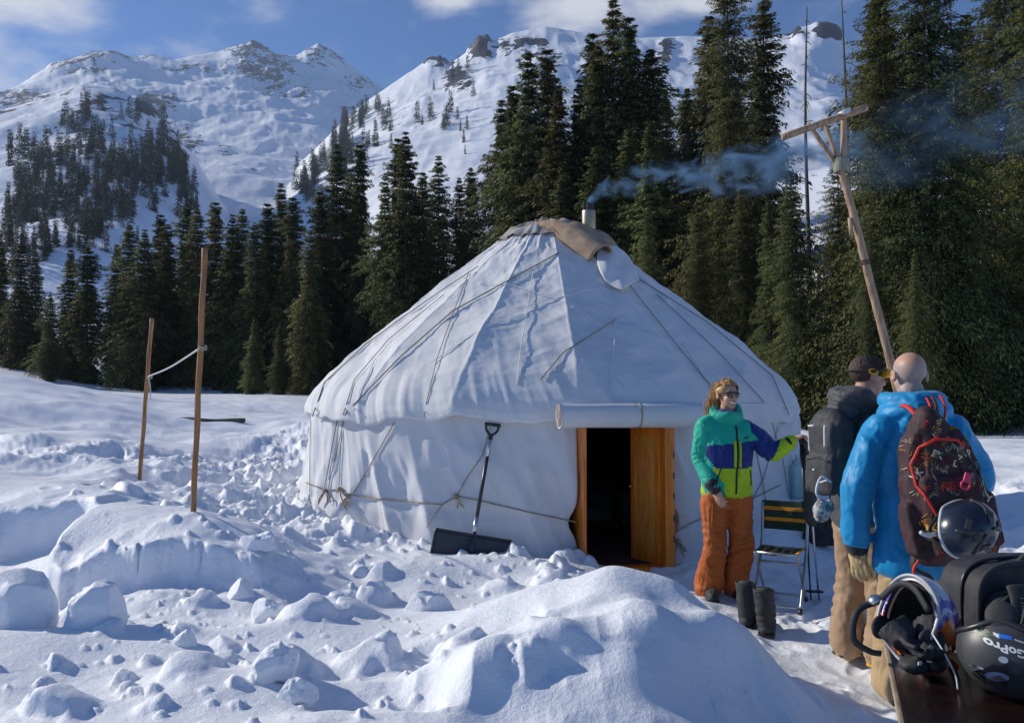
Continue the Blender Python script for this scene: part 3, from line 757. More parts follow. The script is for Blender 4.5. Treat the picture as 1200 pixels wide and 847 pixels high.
# other leaf folded right back inside
LM2 = DM @ T(-W2 + .02, .06, 0) @ R('Z', 96)
fr = join(box((.03, 0, .64), (.06, .038, 1.24), .004), box((LW - .03, 0, .64), (.06, .038, 1.24), .004), box((LW/2, 0, 1.215), (LW - .118, .034, .09), .004),
          box((LW/2, 0, .09), (LW - .118, .034, .14), .004), box((LW/2, 0, .665), (LW - .122, .014, 1.01), .002))
link('door_leaf', *xf(fr, LM2), VARNISH, yurt)
# rolled door cloth
rollr, RL = .098, 1.32
V = []; ns = 44
spi = [(1 - .11 * t, t) for t in np.linspace(0, 5, 150)]
ks = np.linspace(-RL/2, RL/2, 50)
V, n = [], 28
for x in ks:
    for k in range(n):
        a = 2 * math.pi * k / n
        rr_ = rollr * (1 + .05 * math.sin(9 * x + 2 * a) * .5 + .10 * math.exp(-((a - 5.4) / .5) ** 2)) * (1 + .04 * math.sin(x * 6)) * (1 - .06 * math.exp(-((x - .06) / .02) ** 2))
        V.append((x, rr_ * math.cos(a), rr_ * 1.08 * math.sin(a)))
F = [(i*n+k, i*n+(k+1) % n, (i+1)*n+(k+1) % n, (i+1)*n+k) for i in range(len(ks)-1) for k in range(n)] + [tuple(range(n)), tuple(range((len(ks)-1)*n, len(ks)*n))]
RM = Matrix.Translation((3.04 * math.sin(PD), -3.04 * math.cos(PD), 1.375)) @ Matrix.Rotation(PD, 4, 'Z') @ T(.02, 0, 0)
roll = link('rolled_door_cloth', *xf((V, F), RM), CANVAS_WALL, yurt)
ps = [(-RL/2 - .004, rollr * (.97 - .15 * a / 6.28) * math.cos(a), rollr * 1.05 * (.97 - .15 * a / 6.28) * math.sin(a)) for a in np.linspace(0, 30, 150)]
link('roll_end', *xf(tube(ps, .0065, 5), RM), COLLAR, roll)
link('roll_tie', *xf(tube([(.06, .100 * math.cos(a), .108 * math.sin(a)) for a in np.linspace(0, 6.28, 24)], .006, 5, closed=False), RM), ROPE_TAN, roll)
# what can be made out inside: an iron stove with its flue, a low shelf
sv = empty('iron_stove', YC + Vector((.85, -1.55, .03)), .2, 'small dark iron stove with thin steel flue inside the yurt doorway', 'stove')
link('fire_box', *join(box((0, 0, .34), (.42, .36, .34), .02)), SOOT, sv)
for sx in (-1, 1):
    for sy in (-1, 1): link('leg', *tube([(sx*.17, sy*.14, 0), (sx*.16, sy*.13, .2)], .015, 8), SOOT, sv)
link('flue', *lathe([(.05, .5), (.05, 1.9)], 16), mat('bright_flue', (.55, .57, .6), rough=.25, metal=1), sv)
# ------------------------------------------------------------------ trees
def foliage_mat(name, ca, cb):
    m = bpy.data.materials.new(name); m.use_nodes = True; nt = m.node_tree; b = bsdf(m)
    b.inputs['Roughness'].default_value = .75; b.inputs['Specular IOR Level'].default_value = .2
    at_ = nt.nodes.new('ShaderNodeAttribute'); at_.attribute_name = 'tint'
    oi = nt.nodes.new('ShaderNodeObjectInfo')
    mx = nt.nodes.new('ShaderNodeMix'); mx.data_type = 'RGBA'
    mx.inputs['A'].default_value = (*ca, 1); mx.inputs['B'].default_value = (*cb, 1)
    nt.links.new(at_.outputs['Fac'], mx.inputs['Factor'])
    hs = nt.nodes.new('ShaderNodeHueSaturation')
    mr = nt.nodes.new('ShaderNodeMapRange'); mr.inputs['To Min'].default_value = .85; mr.inputs['To Max'].default_value = 1.7
    nt.links.new(oi.outputs['Random'], mr.inputs['Value']); nt.links.new(mr.outputs[0], hs.inputs['Value'])
    nt.links.new(mx.outputs['Result'], hs.inputs['Color']); nt.links.new(hs.outputs[0], b.inputs['Base Color'])
    hr_ = nt.nodes.new('ShaderNodeMapRange'); hr_.inputs['To Min'].default_value = .475; hr_.inputs['To Max'].default_value = .535
    ml = nt.nodes.new('ShaderNodeMath'); ml.operation = 'MULTIPLY'; ml.inputs[1].default_value = 7.31; fr_ = nt.nodes.new('ShaderNodeMath'); fr_.operation = 'FRACT'
    nt.links.new(oi.outputs['Random'], ml.inputs[0]); nt.links.new(ml.outputs[0], fr_.inputs[0]); nt.links.new(fr_.outputs[0], hr_.inputs['Value']); nt.links.new(hr_.outputs[0], hs.inputs['Hue'])
    tl = nt.nodes.new('ShaderNodeBsdfTranslucent'); nt.links.new(hs.outputs[0], tl.inputs['Color'])            # light passing through the needles
    ms = nt.nodes.new('ShaderNodeMixShader'); ms.inputs[0].default_value = .30
    nt.links.new(b.outputs[0], ms.inputs[1]); nt.links.new(tl.outputs[0], ms.inputs[2])
    nt.links.new(ms.outputs[0], [q for q in nt.nodes if q.type == 'OUTPUT_MATERIAL'][0].inputs['Surface'])
    return m
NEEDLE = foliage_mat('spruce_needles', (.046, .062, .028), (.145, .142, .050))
NEEDLE_FAR = foliage_mat('far_spruce_needles', (.014, .020, .017), (.034, .040, .026))
BARK = mat('bark', (.10, .075, .055), (.055, .042, .034), scale=6, rough=.95, bump=.6, bscale=18, stretch=(1, 1, .25))
DEADWOOD = mat('dead_wood', (.13, .11, .10), (.08, .07, .065), scale=6, rough=.95)

def conifer(seed, H, RAD, whorls, per, sprays, size, base=.06, ragged=.35, taper=.85, hang=1.0):
    """spruce 10 m tall: crown of small needle sprays on drooping branches, and its trunk"""
    g = np.random.default_rng(seed)
    Q, TT = [], []
    for w in range(whorls):
        f = base + (1 - base) * ((w + g.random()) / whorls)
        z = f * H
        prof = (1 - f) ** taper * (1 - .45 * max(0, (.10 - f)) / .10)
        wob = 1 + ragged * (fbm([f * 9 + seed * 3.1], [seed * 1.7], seed=seed, oct=2)[0])
        L0 = RAD * prof * wob + .012 * H * (1 - f) ** .3
        nb = max(3, int(per * (.5 + .6 * prof)))
        a0 = g.random() * 6.28
        for b in range(nb):
            az = a0 + 6.283 * (b + g.uniform(-.45, .45)) / nb
            L = L0 * g.uniform(.45, 1.22) * (1 + ragged * .8 * math.sin(az * 2 + seed + f * 14))
            L = max(L, size * .8)
            ca, sa = math.cos(az), math.sin(az)
            rise = .45 * f - .05 + g.normal(0, .14); droop = -(.55 - .35 * f) * g.uniform(.5, 1.4)
            n = max(3, int(sprays * (L / RAD) ** .8 + g.random()))
            bt = np.clip(g.normal(.45, .22), 0, 1)
            t = .10 + .92 * (np.arange(n) + g.random(n)) / n
            d = L * t
            lat = g.normal(0, .17, n) * L * (1.15 - t) + g.normal(0, .3 * size, n)
            zz = z + rise * d + droop * d * t - np.abs(g.normal(0, .06, n)) * L * hang - g.random(n) * size * .6 * hang
            c = np.stack([ca * d - sa * lat, sa * d + ca * lat, zz], 1)
            yaw = az + np.sign(lat) * g.uniform(.0, 1.0, n)
            pit = -.25 - (1.1 * hang) * t * (1 - .7 * f) * g.uniform(.2, 1.3, n) + .8 * max(0, f - .75)
            dr = np.stack([np.cos(yaw) * np.cos(pit), np.sin(yaw) * np.cos(pit), np.sin(pit)], 1)
            up = np.stack([g.normal(0, .7, n), g.normal(0, .7, n), np.ones(n)], 1)
            sd = np.cross(dr, up); sd /= np.linalg.norm(sd, axis=1, keepdims=True)
            l = (size * g.uniform(.6, 1.5, n))[:, None]; wd = l * g.uniform(.13, .25, n)[:, None]
            Q.append(np.stack([c - dr * l * .3, c + sd * wd, c + dr * l * .75, c - sd * wd * .9], 1))
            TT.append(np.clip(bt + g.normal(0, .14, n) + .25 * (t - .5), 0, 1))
    Q = np.concatenate(Q).reshape(-1, 3); F = np.arange(len(Q)).reshape(-1, 4); TT = np.concatenate(TT)
    tp = [(0, 0, -.04 * H), (.003 * H, 0, .1 * H), (0, .003 * H, .5 * H), (0, 0, .99 * H)]
    tr = tube(spline(tp, 10), list(np.interp(np.linspace(0, 1, 11), [0, .1, 1], [.014 * H, .0105 * H, .0012 * H])), 8)
    return Q, F, TT, tr
def tree_meshes(name, args, m):
    Q, F, tt, tr = conifer(*args)
    o = link(name, Q, F, m, smooth=True); me = o.data; bpy.data.objects.remove(o)
    C = Q.reshape(-1, 4, 3).mean(1); out = C.copy(); rr_ = np.hypot(C[:, 0], C[:, 1])[:, None] + 1e-6          # needles stand out from the stem: soft shading normals
    out[:, :2] /= rr_; out[:, 2] = .30
    g = np.random.default_rng(3); out = out + g.normal(0, .38, out.shape); out /= np.linalg.norm(out, axis=1, keepdims=True)
    me.normals_split_custom_set_from_vertices(np.repeat(out, 4, axis=0).tolist())
    a = me.attributes.new('tint', 'FLOAT', 'POINT'); a.data.foreach_set('value', np.repeat(tt, 4).astype(np.float32))
    o = link(name + '_trunk', *tr, BARK); mt = o.data; bpy.data.objects.remove(o)
    return me, mt
# kinds are built 10 m tall and scaled
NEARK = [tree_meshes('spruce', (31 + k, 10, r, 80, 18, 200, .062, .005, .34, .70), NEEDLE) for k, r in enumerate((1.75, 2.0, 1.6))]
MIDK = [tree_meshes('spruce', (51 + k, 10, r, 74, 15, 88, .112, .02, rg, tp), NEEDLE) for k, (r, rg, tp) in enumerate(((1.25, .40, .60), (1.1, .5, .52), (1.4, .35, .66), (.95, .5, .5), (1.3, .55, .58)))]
FARK = [tree_meshes('spruce', (71 + k, 10, r, 26, 8, 7, .62, .03, .3, .8), NEEDLE_FAR) for k, r in enumerate((1.8, 1.5, 2.0, 1.35))]
tr_rng = random.Random(77)
def grow(x, y, z, H, wide, meshes, label, group, parts=True, lean=0, name='spruce_tree'):
    e = empty(name, (x, y, z), tr_rng.uniform(0, 6.28), label, 'tree', group)
    e.rotation_euler = (tr_rng.gauss(0, .012), tr_rng.gauss(0, .012), tr_rng.uniform(0, 6.28))
    k = H / 10.0; e.scale = (k * wide, k * wide, k)
    c = bpy.data.objects.new('crown', meshes[0]); COL.objects.link(c); c.parent = e
    if parts:
        t = bpy.data.objects.new('trunk', meshes[1]); COL.objects.link(t); t.parent = e
    return e
# every tree one can tell apart in the stand: px, top py, metres ahead, kind, width factor, label
ZL = {'l': ('dark spruce in the dense row beyond the two wooden posts', 'spruces beyond the wooden posts'),
      'm': ('tall dark spruce in the clump between the posts and the yurt roof', 'spruces left of the yurt roof'),
      'c': ('tall spruce in the thick stand rising behind the yurt crown', 'spruces behind the yurt crown'),
      'r': ('big bushy spruce filling the slope behind the three people', 'spruces behind the people'),
      'b': ('shaded spruce deep in the forest behind the front row of trees', 'spruces deep in the forest')}
STAND = [
 # px, top, Y, kind, wide, zone, label
 (57,342,88,'m0',1.15,'l','short conical spruce at the left edge standing before taller ones'),
 (22,285,96,'m2',1.2,'l',None),(-5,270,100,'m0',1.1,'l',None),(40,296,104,'m2',1.2,'l',None),(80,292,92,'m1',1.1,'l','narrow spruce left of a white gap of snow, before the far left slope'),
 (102,290,90,'m3',1.35,'l','slim spruce just left of the white gap beside the shorter post'),(150,262,90,'m2',1.15,'l',None),(135,285,100,'m1',1.1,'l',None),
 (168,268,86,'m0',1.2,'l',None),(185,250,98,'m1',1.1,'l',None),(196,262,92,'m2',1.1,'l',None),(213,238,100,'m1',1.1,'l',None),(232,244,92,'m2',1.1,'l',None),
 (252,236,94,'m1',1.1,'l',None),(266,250,88,'m0',1.1,'l',None),(282,244,96,'m2',1.0,'l',None),(300,262,84,'m2',1.05,'l',None),(312,236,90,'m1',1.0,'l',None),
 (328,378,72,'m0',1.0,'m','small spruce, lowest of the clump, left of the yurt'),(345,230,84,'m1',1.05,'m',None),(332,214,92,'m4',1.0,'m',None),(358,268,76,'m2',.95,'m','broad green spruce in front of the clump left of the yurt'),
 (376,222,84,'m1',1.0,'m',None),(394,168,88,'m4',.95,'m',None),(408,196,92,'m1',.9,'m',None),(422,166,86,'m1',.85,'m','slender tall spruce with thin top left of the snow gap'),(296,372,74,'m0',1.1,'m','second lowest spruce of the clump left of the yurt'),
 (452,205,78,'m4',.85,'c',None),(466,160,84,'m1',.9,'c',None),(478,152,76,'m0',.95,'c','olive tinted spruce pair leader just right of the snow gap'),(496,200,78,'m1',.9,'c',None),(511,182,80,'m4',.95,'c',None),
 (541,206,80,'m2',.85,'c','lone shorter spruce left of the tall clump behind the yurt roof'),(556,196,86,'m3',.8,'c','thin ragged spruce standing beside the lone shorter spruce'),
 (592,118,74,'m4',1.0,'c',None),(606,98,72,'m1',1.0,'c',None),(621,62,70,'m4',.95,'c','twin topped dark spruce leftmost of the tall clump'),(644,58,72,'m1',.95,'c',None),(655,100,66,'m0',1.0,'c',None),
 (676,90,68,'m0',.9,'c',None),(690,36,70,'m1',.85,'c',None),(707,50,66,'m2',.85,'c',None),(720,0,68,'m4',.9,'c','tallest ragged spruce whose top reaches the clouds'),(744,16,66,'m1',.85,'c','thin pointed spruce right of the tallest one'),
 (758,60,66,'m3',1.1,'c',None),(770,140,56,'m0',1.0,'c',None),(735,150,60,'m2',1.0,'c',None),(700,170,60,'m2',1.1,'c',None),(665,190,62,'m0',1.1,'c',None),
 (785,108,78,'m1',.9,'c',None),(806,104,80,'m3',1.0,'c',None),
 (862,-70,52,'n0',.80,'r','huge dark spruce with ragged branches left of the forked pole'),(838,20,62,'m4',1.0,'r',None),(893,0,58,'m2',1.0,'r',None),
 (822,232,46,'n2',.8,'r','green bushy spruce behind the chimney smoke'),(757,240,46,'n1',.72,'r','dense low spruce right of the stovepipe'),(868,215,44,'n0',.8,'r',None),
 (935,195,38,'n2',.92,'r','lighter green spruce directly left of the leaning forked pole'),(985,165,42,'n1',.78,'r',None),(905,235,42,'n0',.72,'r',None),
 (1046,-60,36,'n1',.82,'r',None),(1090,-130,35,'n0',.95,'r','massive sunlit spruce right of the leaning forked pole'),(1020,250,33,'n2',.72,'r',None),(1150,250,33,'n2',.6,'r',None),
 (1182,-140,40,'n1',.92,'r','massive spruce cut off by the right edge of the picture'),(1225,-60,36,'n0',.9,'r',None),(1130,20,48,'m2',1.0,'r',None),(1075,290,30,'n1',.62,'r',None),(1040,-20,50,'m0',1.1,'r',None),(1165,330,37,'n2',.7,'r',None)]
def plant(px, top, Y, kind, wide, zone, label):
    p = at(px, 450, Y); z = ground_z(p.x, Y) - .3
    H = at(px, top, Y).z - z
    ms = {'n': NEARK, 'm': MIDK, 'f': FARK}[kind[0]][int(kind[1])]
    zl = ZL[zone]
    return grow(p.x, Y, z, H, wide, ms, label or zl[0], None if label else zl[1])
for s in STAND: plant(*s)
# forest further up the slope behind them
for k in range(36):
    px = tr_rng.uniform(590, 1260) if k % 3 else tr_rng.uniform(130, 560); Y = tr_rng.uniform(88, 150)
    top = np.interp(px, [100, 250, 420, 560, 640, 720, 800, 860, 930, 1010, 1060, 1260], [330, 290, 290, 260, 150, 120, 135, 70, 220, 190, 60, 40]) + tr_rng.uniform(0, 70)
    plant(px, top, Y, 'm%d' % tr_rng.randrange(5), tr_rng.uniform(.9, 1.15), 'b', None)
# bare dead trunks
def snag(px, top, Y, label):
    p = at(px, 450, Y); z = ground_z(p.x, Y) - .3; H = at(px, top, Y).z - z
    e = empty('dead_tree', (p.x, Y, z), 0, label, 'tree')
    r = random.Random(px)
    link('trunk', *tube(spline([(0, 0, 0), (.1, 0, H * .3), (-.1 * r.random(), 0, H * .7), (r.uniform(-.5, .3), 0, H)], 12), list(np.linspace(.20, .03, 13)), 7), DEADWOOD, e)
    parts_ = []
    for k in range(22):
        f = r.uniform(.35, .97); a = r.uniform(0, 6.28); L = r.uniform(.4, 1.6) * (1.15 - f) * 1.6
        parts_.append(tube([(0, 0, f * H), (L * .5 * math.cos(a), L * .5 * math.sin(a), f * H + .05), (L * math.cos(a), L * math.sin(a), f * H - .2 * L)], [.035, .025, .01], 5))
    for q in parts_: link('branch', *q, DEADWOOD, e)
snag(948, 8, 46, 'bare dead trunk leaning above the left end of the crossbar')
snag(997, -5, 44, 'straight bare dead trunk above the right end of the crossbar')
snag(1125, 0, 42, 'bare grey trunk between the two massive right hand spruces')
# small spruces on the far mountain sides
ZF = [  # polygon in the picture, how many, label, group
 ([(0,170),(60,175),(120,165),(215,170),(225,215),(170,225),(60,250),(0,290)], 100, 'small dark spruce on the lower slope of the left mountain', 'small spruces on the left mountain'),
 ([(95,205),(215,172),(228,240),(160,290),(70,300)], 40, 'small dark spruce on the lower slope of the left mountain', 'small spruces on the left mountain'),
 ([(0,280),(60,262),(150,245),(140,285),(60,300),(0,330)], 24, 'small dark spruce on the lower slope of the left mountain', 'small spruces on the left mountain'),
 ([(345,190),(400,145),(452,118),(455,150),(420,200),(350,225)], 34, 'small spruce on the sunlit shoulder in the middle distance', 'small spruces on the sunlit shoulder'),
 ([(190,225),(245,215),(262,248),(215,262)], 8, 'small spruce near the foot of the snow gully', 'small spruces near the gully foot'),
 ([(455,140),(540,125),(560,180),(480,215),(440,200)], 9, 'tiny lone spruce on the open white slope behind the forest', 'tiny spruces on the open slope')]
def inpoly(x, y, P):
    c = False; j = len(P) - 1
    for i in range(len(P)):
        if (P[i][1] > y) != (P[j][1] > y) and x < (P[j][0]-P[i][0]) * (y-P[i][1]) / (P[j][1]-P[i][1]) + P[i][0]: c = not c
        j = i
    return c
RAYR = np.exp(np.linspace(math.log(260), math.log(3300), 700))
def far_hit(px, py):
    """first ground met by the sight line through this spot"""
    u = math.atan((px - CX) / FPX); hz, _ = big(np.full(700, u), RAYR, False); 
    el = (450 - py) / FPX * math.cos(u)
    k = np.where(hz / RAYR > el)[0]
    return RAYR[k[0]] if len(k) else None
for poly, cnt, lab, grp in ZF:
    xs = [p[0] for p in poly]; ys = [p[1] for p in poly]; n = 0; tries = 0
    while n < cnt and tries < 3000:
        tries += 1
        px, py = tr_rng.uniform(min(xs), max(xs)), tr_rng.uniform(min(ys), max(ys))
        if not inpoly(px, py, poly): continue
        if vnoise([px / 26], [py / 20], seed=66)[0] < -.25: continue
        r = far_hit(px, py)
        if r is None: continue
        u = math.atan((px - CX) / FPX); x, y = r * math.sin(u), r * math.cos(u)
        z = ground_z(x, y) - .5
        H = np.clip(r * tr_rng.uniform(.018, .040), 8, 34)
        if 'tiny' in lab: H *= .5
        grow(x, y, z, float(H), tr_rng.uniform(.9, 1.25), FARK[tr_rng.randrange(4)], lab, grp, parts=False); n += 1

# the rest of the far trees, too many to part: one wood of small spruces on the mountain sides
g = np.random.default_rng(9); QV, QT_ = [], []
proto = []
for k in range(3):
    Q, F, tt, tr = conifer(90 + k, 10, (1.9, 1.6, 1.4)[k], 20, 7, 6, .66, .03, .3, .8); proto.append((Q, tt))
BANDS = [([(60,225),(130,190),(212,168),(218,235),(150,262),(60,300)], 115), ([(0,185),(60,178),(62,250),(0,275)], 70), ([(0,240),(120,235),(110,290),(0,320)], 60),
         ([(398,142),(452,112),(458,150),(425,195),(395,190)], 60), ([(335,200),(398,160),(405,215),(350,240)], 36), ([(60,130),(160,120),(215,160),(120,200),(60,195)], 46), ([(455,120),(560,60),(600,120),(520,180)], 14)]
for poly, cnt in BANDS:
    xs = [p[0] for p in poly]; ys = [p[1] for p in poly]; n = 0; tries = 0
    while n < cnt and tries < 3000:
        tries += 1; px, py = g.uniform(min(xs), max(xs)), g.uniform(min(ys), max(ys))
        if not inpoly(px, py, poly) or vnoise([px / 22], [py / 16], seed=68)[0] < -.15: continue
        r = far_hit(px, py)
        if r is None: continue
        u = math.atan((px - CX) / FPX); x, y = r * math.sin(u), r * math.cos(u); z = ground_z(x, y) - .5
        H = np.clip(r * g.uniform(.014, .032), 6, 30); Q, tt = proto[n % 3]; a = g.uniform(0, 6.28); k = H / 10; c, s_ = math.cos(a), math.sin(a); w = g.uniform(.95, 1.3)
        P = np.stack([(Q[:,0] * c - Q[:,1] * s_) * k * w + x, (Q[:,0] * s_ + Q[:,1] * c) * k * w + y, Q[:,2] * k + z], 1); QV.append(P); QT_.append(tt); n += 1
QV = np.concatenate(QV); o = link('distant_wood', QV, np.arange(len(QV)).reshape(-1, 4), NEEDLE_FAR, smooth=False)
a = o.data.attributes.new('tint', 'FLOAT', 'POINT'); a.data.foreach_set('value', np.repeat(np.concatenate(QT_), 4).astype(np.float32))
tag(o, 'distant dark spruce wood scattered over the mountain sides', 'forest', kind='stuff')
print('QUADS', [len(m[0].polygons) for m in NEARK + MIDK + FARK], len(QV) // 4)
# ------------------------------------------------------------------ people
def fabric(name, c, dark=.82, rough=.62, bump=.25, sheen=.15, scale=7):
    m = mat(name, c, tuple(x * dark for x in c), scale=scale, rough=rough, bump=bump, bscale=220, spec=.35, sheen=sheen, bdist=.002)
    nt = m.node_tree; b = bsdf(m); fine = b.inputs['Normal'].links[0].from_node           # soft creasing of the cloth itself
    n = nt.nodes.new('ShaderNodeTexNoise'); n.inputs['Scale'].default_value = 6; n.inputs['Detail'].default_value = 1.5; n.inputs['Distortion'].default_value = 1.2
    v = nt.nodes.new('ShaderNodeMath'); v.operation = 'ABSOLUTE'; w = nt.nodes.new('ShaderNodeMath'); w.operation = 'SUBTRACT'; w.inputs[1].default_value = .5
    bp = nt.nodes.new('ShaderNodeBump'); bp.inputs['Strength'].default_value = .35; bp.inputs['Distance'].default_value = .03
    tc = [q for q in nt.nodes if q.type == 'MAPPING'][0]
    nt.links.new(tc.outputs[0], n.inputs['Vector']); nt.links.new(n.outputs['Fac'], w.inputs[0]); nt.links.new(w.outputs[0], v.inputs[0]); nt.links.new(v.outputs[0], bp.inputs['Height'])
    nt.links.new(bp.outputs[0], fine.inputs['Normal']); return m
def skin_mat(name, c, stub):
    m = mat(name, c, tuple(np.array(c) * (.86, .78, .74)), scale=22, rough=.5, bump=.15, bscale=240, spec=.4, bdist=.001)
    nt = m.node_tree; b = bsdf(m); src = b.inputs['Base Color'].links[0].from_socket
    a = nt.nodes.new('ShaderNodeAttribute'); a.attribute_name = 'stubble'
    x = nt.nodes.new('ShaderNodeMix'); x.data_type = 'RGBA'; x.inputs['B'].default_value = (*stub, 1)
    nt.links.new(a.outputs['Fac'], x.inputs['Factor']); nt.links.new(src, x.inputs['A']); nt.links.new(x.outputs['Result'], b.inputs['Base Color'])
    b.inputs['Subsurface Weight'].default_value = .12; b.inputs['Subsurface Radius'].default_value = (.01, .004, .002); b.inputs['Subsurface Scale'].default_value = .5
    return m
SKIN = skin_mat('skin', (.56, .33, .23), (.35, .27, .24))
TEAL = fabric('teal_nylon', lin(0, 172, 146)); NAVY = fabric('blue_nylon', lin(2, 42, 118)); LIME = fabric('lime_nylon', lin(172, 208, 16))
BLACK = fabric('black_nylon', (.016, .017, .02)); ORANGE = fabric('orange_canvas', lin(176, 88, 22)); BLUE = fabric('blue_shell', lin(0, 142, 198), rough=.5)
GREY = fabric('charcoal_shell', (.055, .057, .062)); KHAKI = fabric('khaki_canvas', lin(168, 138, 106)); HAIR_B = mat('blond_hair', lin(196, 152, 92), lin(140, 98, 52), scale=30, rough=.5)
HAIR_D = mat('brown_hair', (.085, .052, .034), (.045, .028, .02), scale=60, rough=.6, bump=.8, bscale=160)
LEATHER = mat('tan_leather', lin(206, 180, 128), lin(170, 140, 92), scale=18, rough=.6, bump=.3, bscale=120)
GLASS_DARK = mat('dark_lens', (.02, .012, .012), (.05, .02, .02), scale=12, rough=.08, spec=.8, coat=.6)
PLASTIC = mat('black_plastic', (.018, .019, .021), (.03, .03, .032), scale=20, rough=.35)
YELLOW = mat('yellow_plastic', lin(250, 178, 10), lin(230, 150, 0), rough=.4); WHITEISH = mat('teeth', (.88, .86, .82), rough=.3)
LIP = mat('lips', (.42, .16, .14), (.36, .14, .12), rough=.45)
def loft(rings, n=24, yaw=0.0):
    """closed stack of ellipses (x, y, z, rx, ry), turned by yaw"""
    V, F = [], []; c, s = math.cos(yaw), math.sin(yaw)
    for (x, y, z, rx, ry) in rings:
        for k in range(n):
            a = 2 * math.pi * k / n; u, v = rx * math.cos(a), ry * math.sin(a)
            V.append((x + c*u - s*v, y + s*u + c*v, z))
    m = len(rings)
    F = [(i*n+k, i*n+(k+1) % n, (i+1)*n+(k+1) % n, (i+1)*n+k) for i in range(m-1) for k in range(n)]
    F += [tuple(reversed(range(n))), tuple(range((m-1)*n, m*n))]
    return np.array(V), F
def limb(pts, rad, n=16, sub=18):
    P = spline(pts, sub); r = np.interp(np.linspace(0, 1, sub + 1), np.linspace(0, 1, len(rad)), rad)
    a, b = np.array(P[0]), np.array(P[-1])
    return join(tube(P, list(r), n), ball(a, r[0] * .98, 10), ball(b, r[-1] * .98, 10))
def creases(V, F, amp, scale, seed, joints=()):
    V = np.asarray(V); N = vnormals(V, F)
    wx = V + .06 * np.stack([vnoise(V[:,0]*7, V[:,1]*7, V[:,2]*7, seed+s) for s in (1, 2, 3)], 1)
    d = amp * (.7 * (ridged(wx[:,0]*scale, wx[:,1]*scale, wx[:,2]*scale*.5, seed=seed, oct=3) - .5) + .5 * fbm(V[:,0]*scale*.7, V[:,1]*scale*.7, V[:,2]*scale*.7, seed=seed+9, oct=2))
    for (p, rad, ax, a, wl) in joints:
        q = V - np.array(p); w = np.exp(-(q ** 2).sum(1) / rad ** 2); ax = np.array(ax) / np.linalg.norm(ax)
        ph = q @ ax / wl * 2 * math.pi + 4.2 * vnoise(V[:,0]*8, V[:,1]*8, V[:,2]*8, seed + 20)
        mk = np.clip(.35 + 1.1 * vnoise(V[:,0]*6.5, V[:,1]*6.5, V[:,2]*6.5, seed + 31), 0, 1.1)
        d = d + w * a * mk * (np.abs(np.sin(ph * .5)) * 2 - 1.2) * .85
    return V + N * d[:, None], F
def head_parts(c, yaw=0, pitch=0, roll=0, k=1.0):
    """skull, jaw, nose, brow, cheeks, ears; face towards -y before turning by yaw"""
    ps = [ball((0, .012, .032), (.074, .094, .084), 16), ball((0, -.022, -.035), (.060, .066, .074), 14), ball((0, -.062, -.088), (.024, .022, .018), 10),
          ball((0, -.070, .022), (.052, .018, .016), 10), ball((-.034, -.062, -.022), (.022, .022, .02), 8), ball((.034, -.062, -.022), (.022, .022, .02), 8),
          tube([(0, -.080, .020), (0, -.098, -.012), (0, -.104, -.028), (0, -.086, -.036)], [.009, .011, .014, .010], 10),
          ball((-.012, -.090, -.031), (.009, .010, .008), 8), ball((.012, -.090, -.031), (.009, .010, .008), 8), ball((0, -.083, -.064), (.026, .012, .012), 8)]
    for s in (-1, 1):
        ps.append(xf(ball((0, 0, 0), (.008, .021, .033), 10), T(s * .080, .010, -.004) @ R('Z', s * 22) @ R('X', -8)))
        ps.append(xf(tube([(0, -.012, -.02), (0, .014, -.012), (0, .018, .012), (0, .004, .028), (0, -.012, .018)], .006, 6), T(s * .086, .010, -.004) @ R('Z', s * 22)))
    M = T(*c) @ R('Z', yaw) @ R('X', pitch) @ R('Y', roll) @ S(k, k, k)
    return [xf(p, M) for p in ps], M
def hand_parts(M, curl=(25, 25, 25, 28), thumb=35, side=1, k=1.0, fat=1.0):
    """palm and five fingers; wrist at the origin, fingers along -z, palm facing -y, thumb towards side*x"""
    ps = [xf(ball((0, 0, -.045), (.040, .015 * fat, .050), 12), Matrix.Identity(4)), tube([(0, 0, .02), (0, 0, -.02)], [.027, .030], 12, flat=.75)]
    for i, (x, L) in enumerate(((.030, .072), (.0095, .080), (-.0115, .075), (-.031, .058))):
        x *= side; p = Vector((x, 0, -.084 + abs(x) * .25)); a = math.radians(curl[i] * .6); pts = [Vector((x * .8, 0, -.05)), p.copy()]
        for sg, f in enumerate((.45, .31, .26)):
            d = Vector((x * 2.2, -math.sin(a), -math.cos(a))).normalized(); p = p + d * L * f; pts.append(p.copy()); a += math.radians(curl[i])
        ps.append(tube([q[:] for q in pts], [.011 * fat, .0100 * fat, .0092 * fat, .0086 * fat, .0070 * fat], 10)); ps.append(ball(pts[-1][:], .0072 * fat, 8))
    t = math.radians(thumb)
    a = Vector((side * .026, -.004, -.018)); b = a + Vector((side * math.sin(t) * .036, -.012, -.026)); c = b + Vector((side * math.sin(t) * .018, -.012, -.026)); d = c + Vector((0, -.010, -.016))
    ps += [tube([a[:], b[:], c[:], d[:]], [.014 * fat, .0125 * fat, .0105 * fat, .008 * fat], 10), ball(d[:], .0082 * fat, 8)]
    return [xf(p, M @ S(k, k, k)) for p in ps]
def aim(p, d, palm, k=1):
    """frame at p whose -z runs along d and whose -y leans to palm"""
    z = -Vector(d).normalized(); y = -Vector(palm); y = (y - z * y.dot(z)).normalized(); x = y.cross(z)
    m = Matrix((x, y, z)).transposed().to_4x4(); return Matrix.Translation(p) @ m
def skin_mesh(parts, parent, stub=None, voxel=.0052):
    V, F = meld(parts, voxel, 5, .5)
    o = link('body', V, F, SKIN, parent)
    if stub is not None:
        a = o.data.attributes.new('stubble', 'FLOAT', 'POINT'); a.data.foreach_set('value', stub(V).astype(np.float32))
    return o
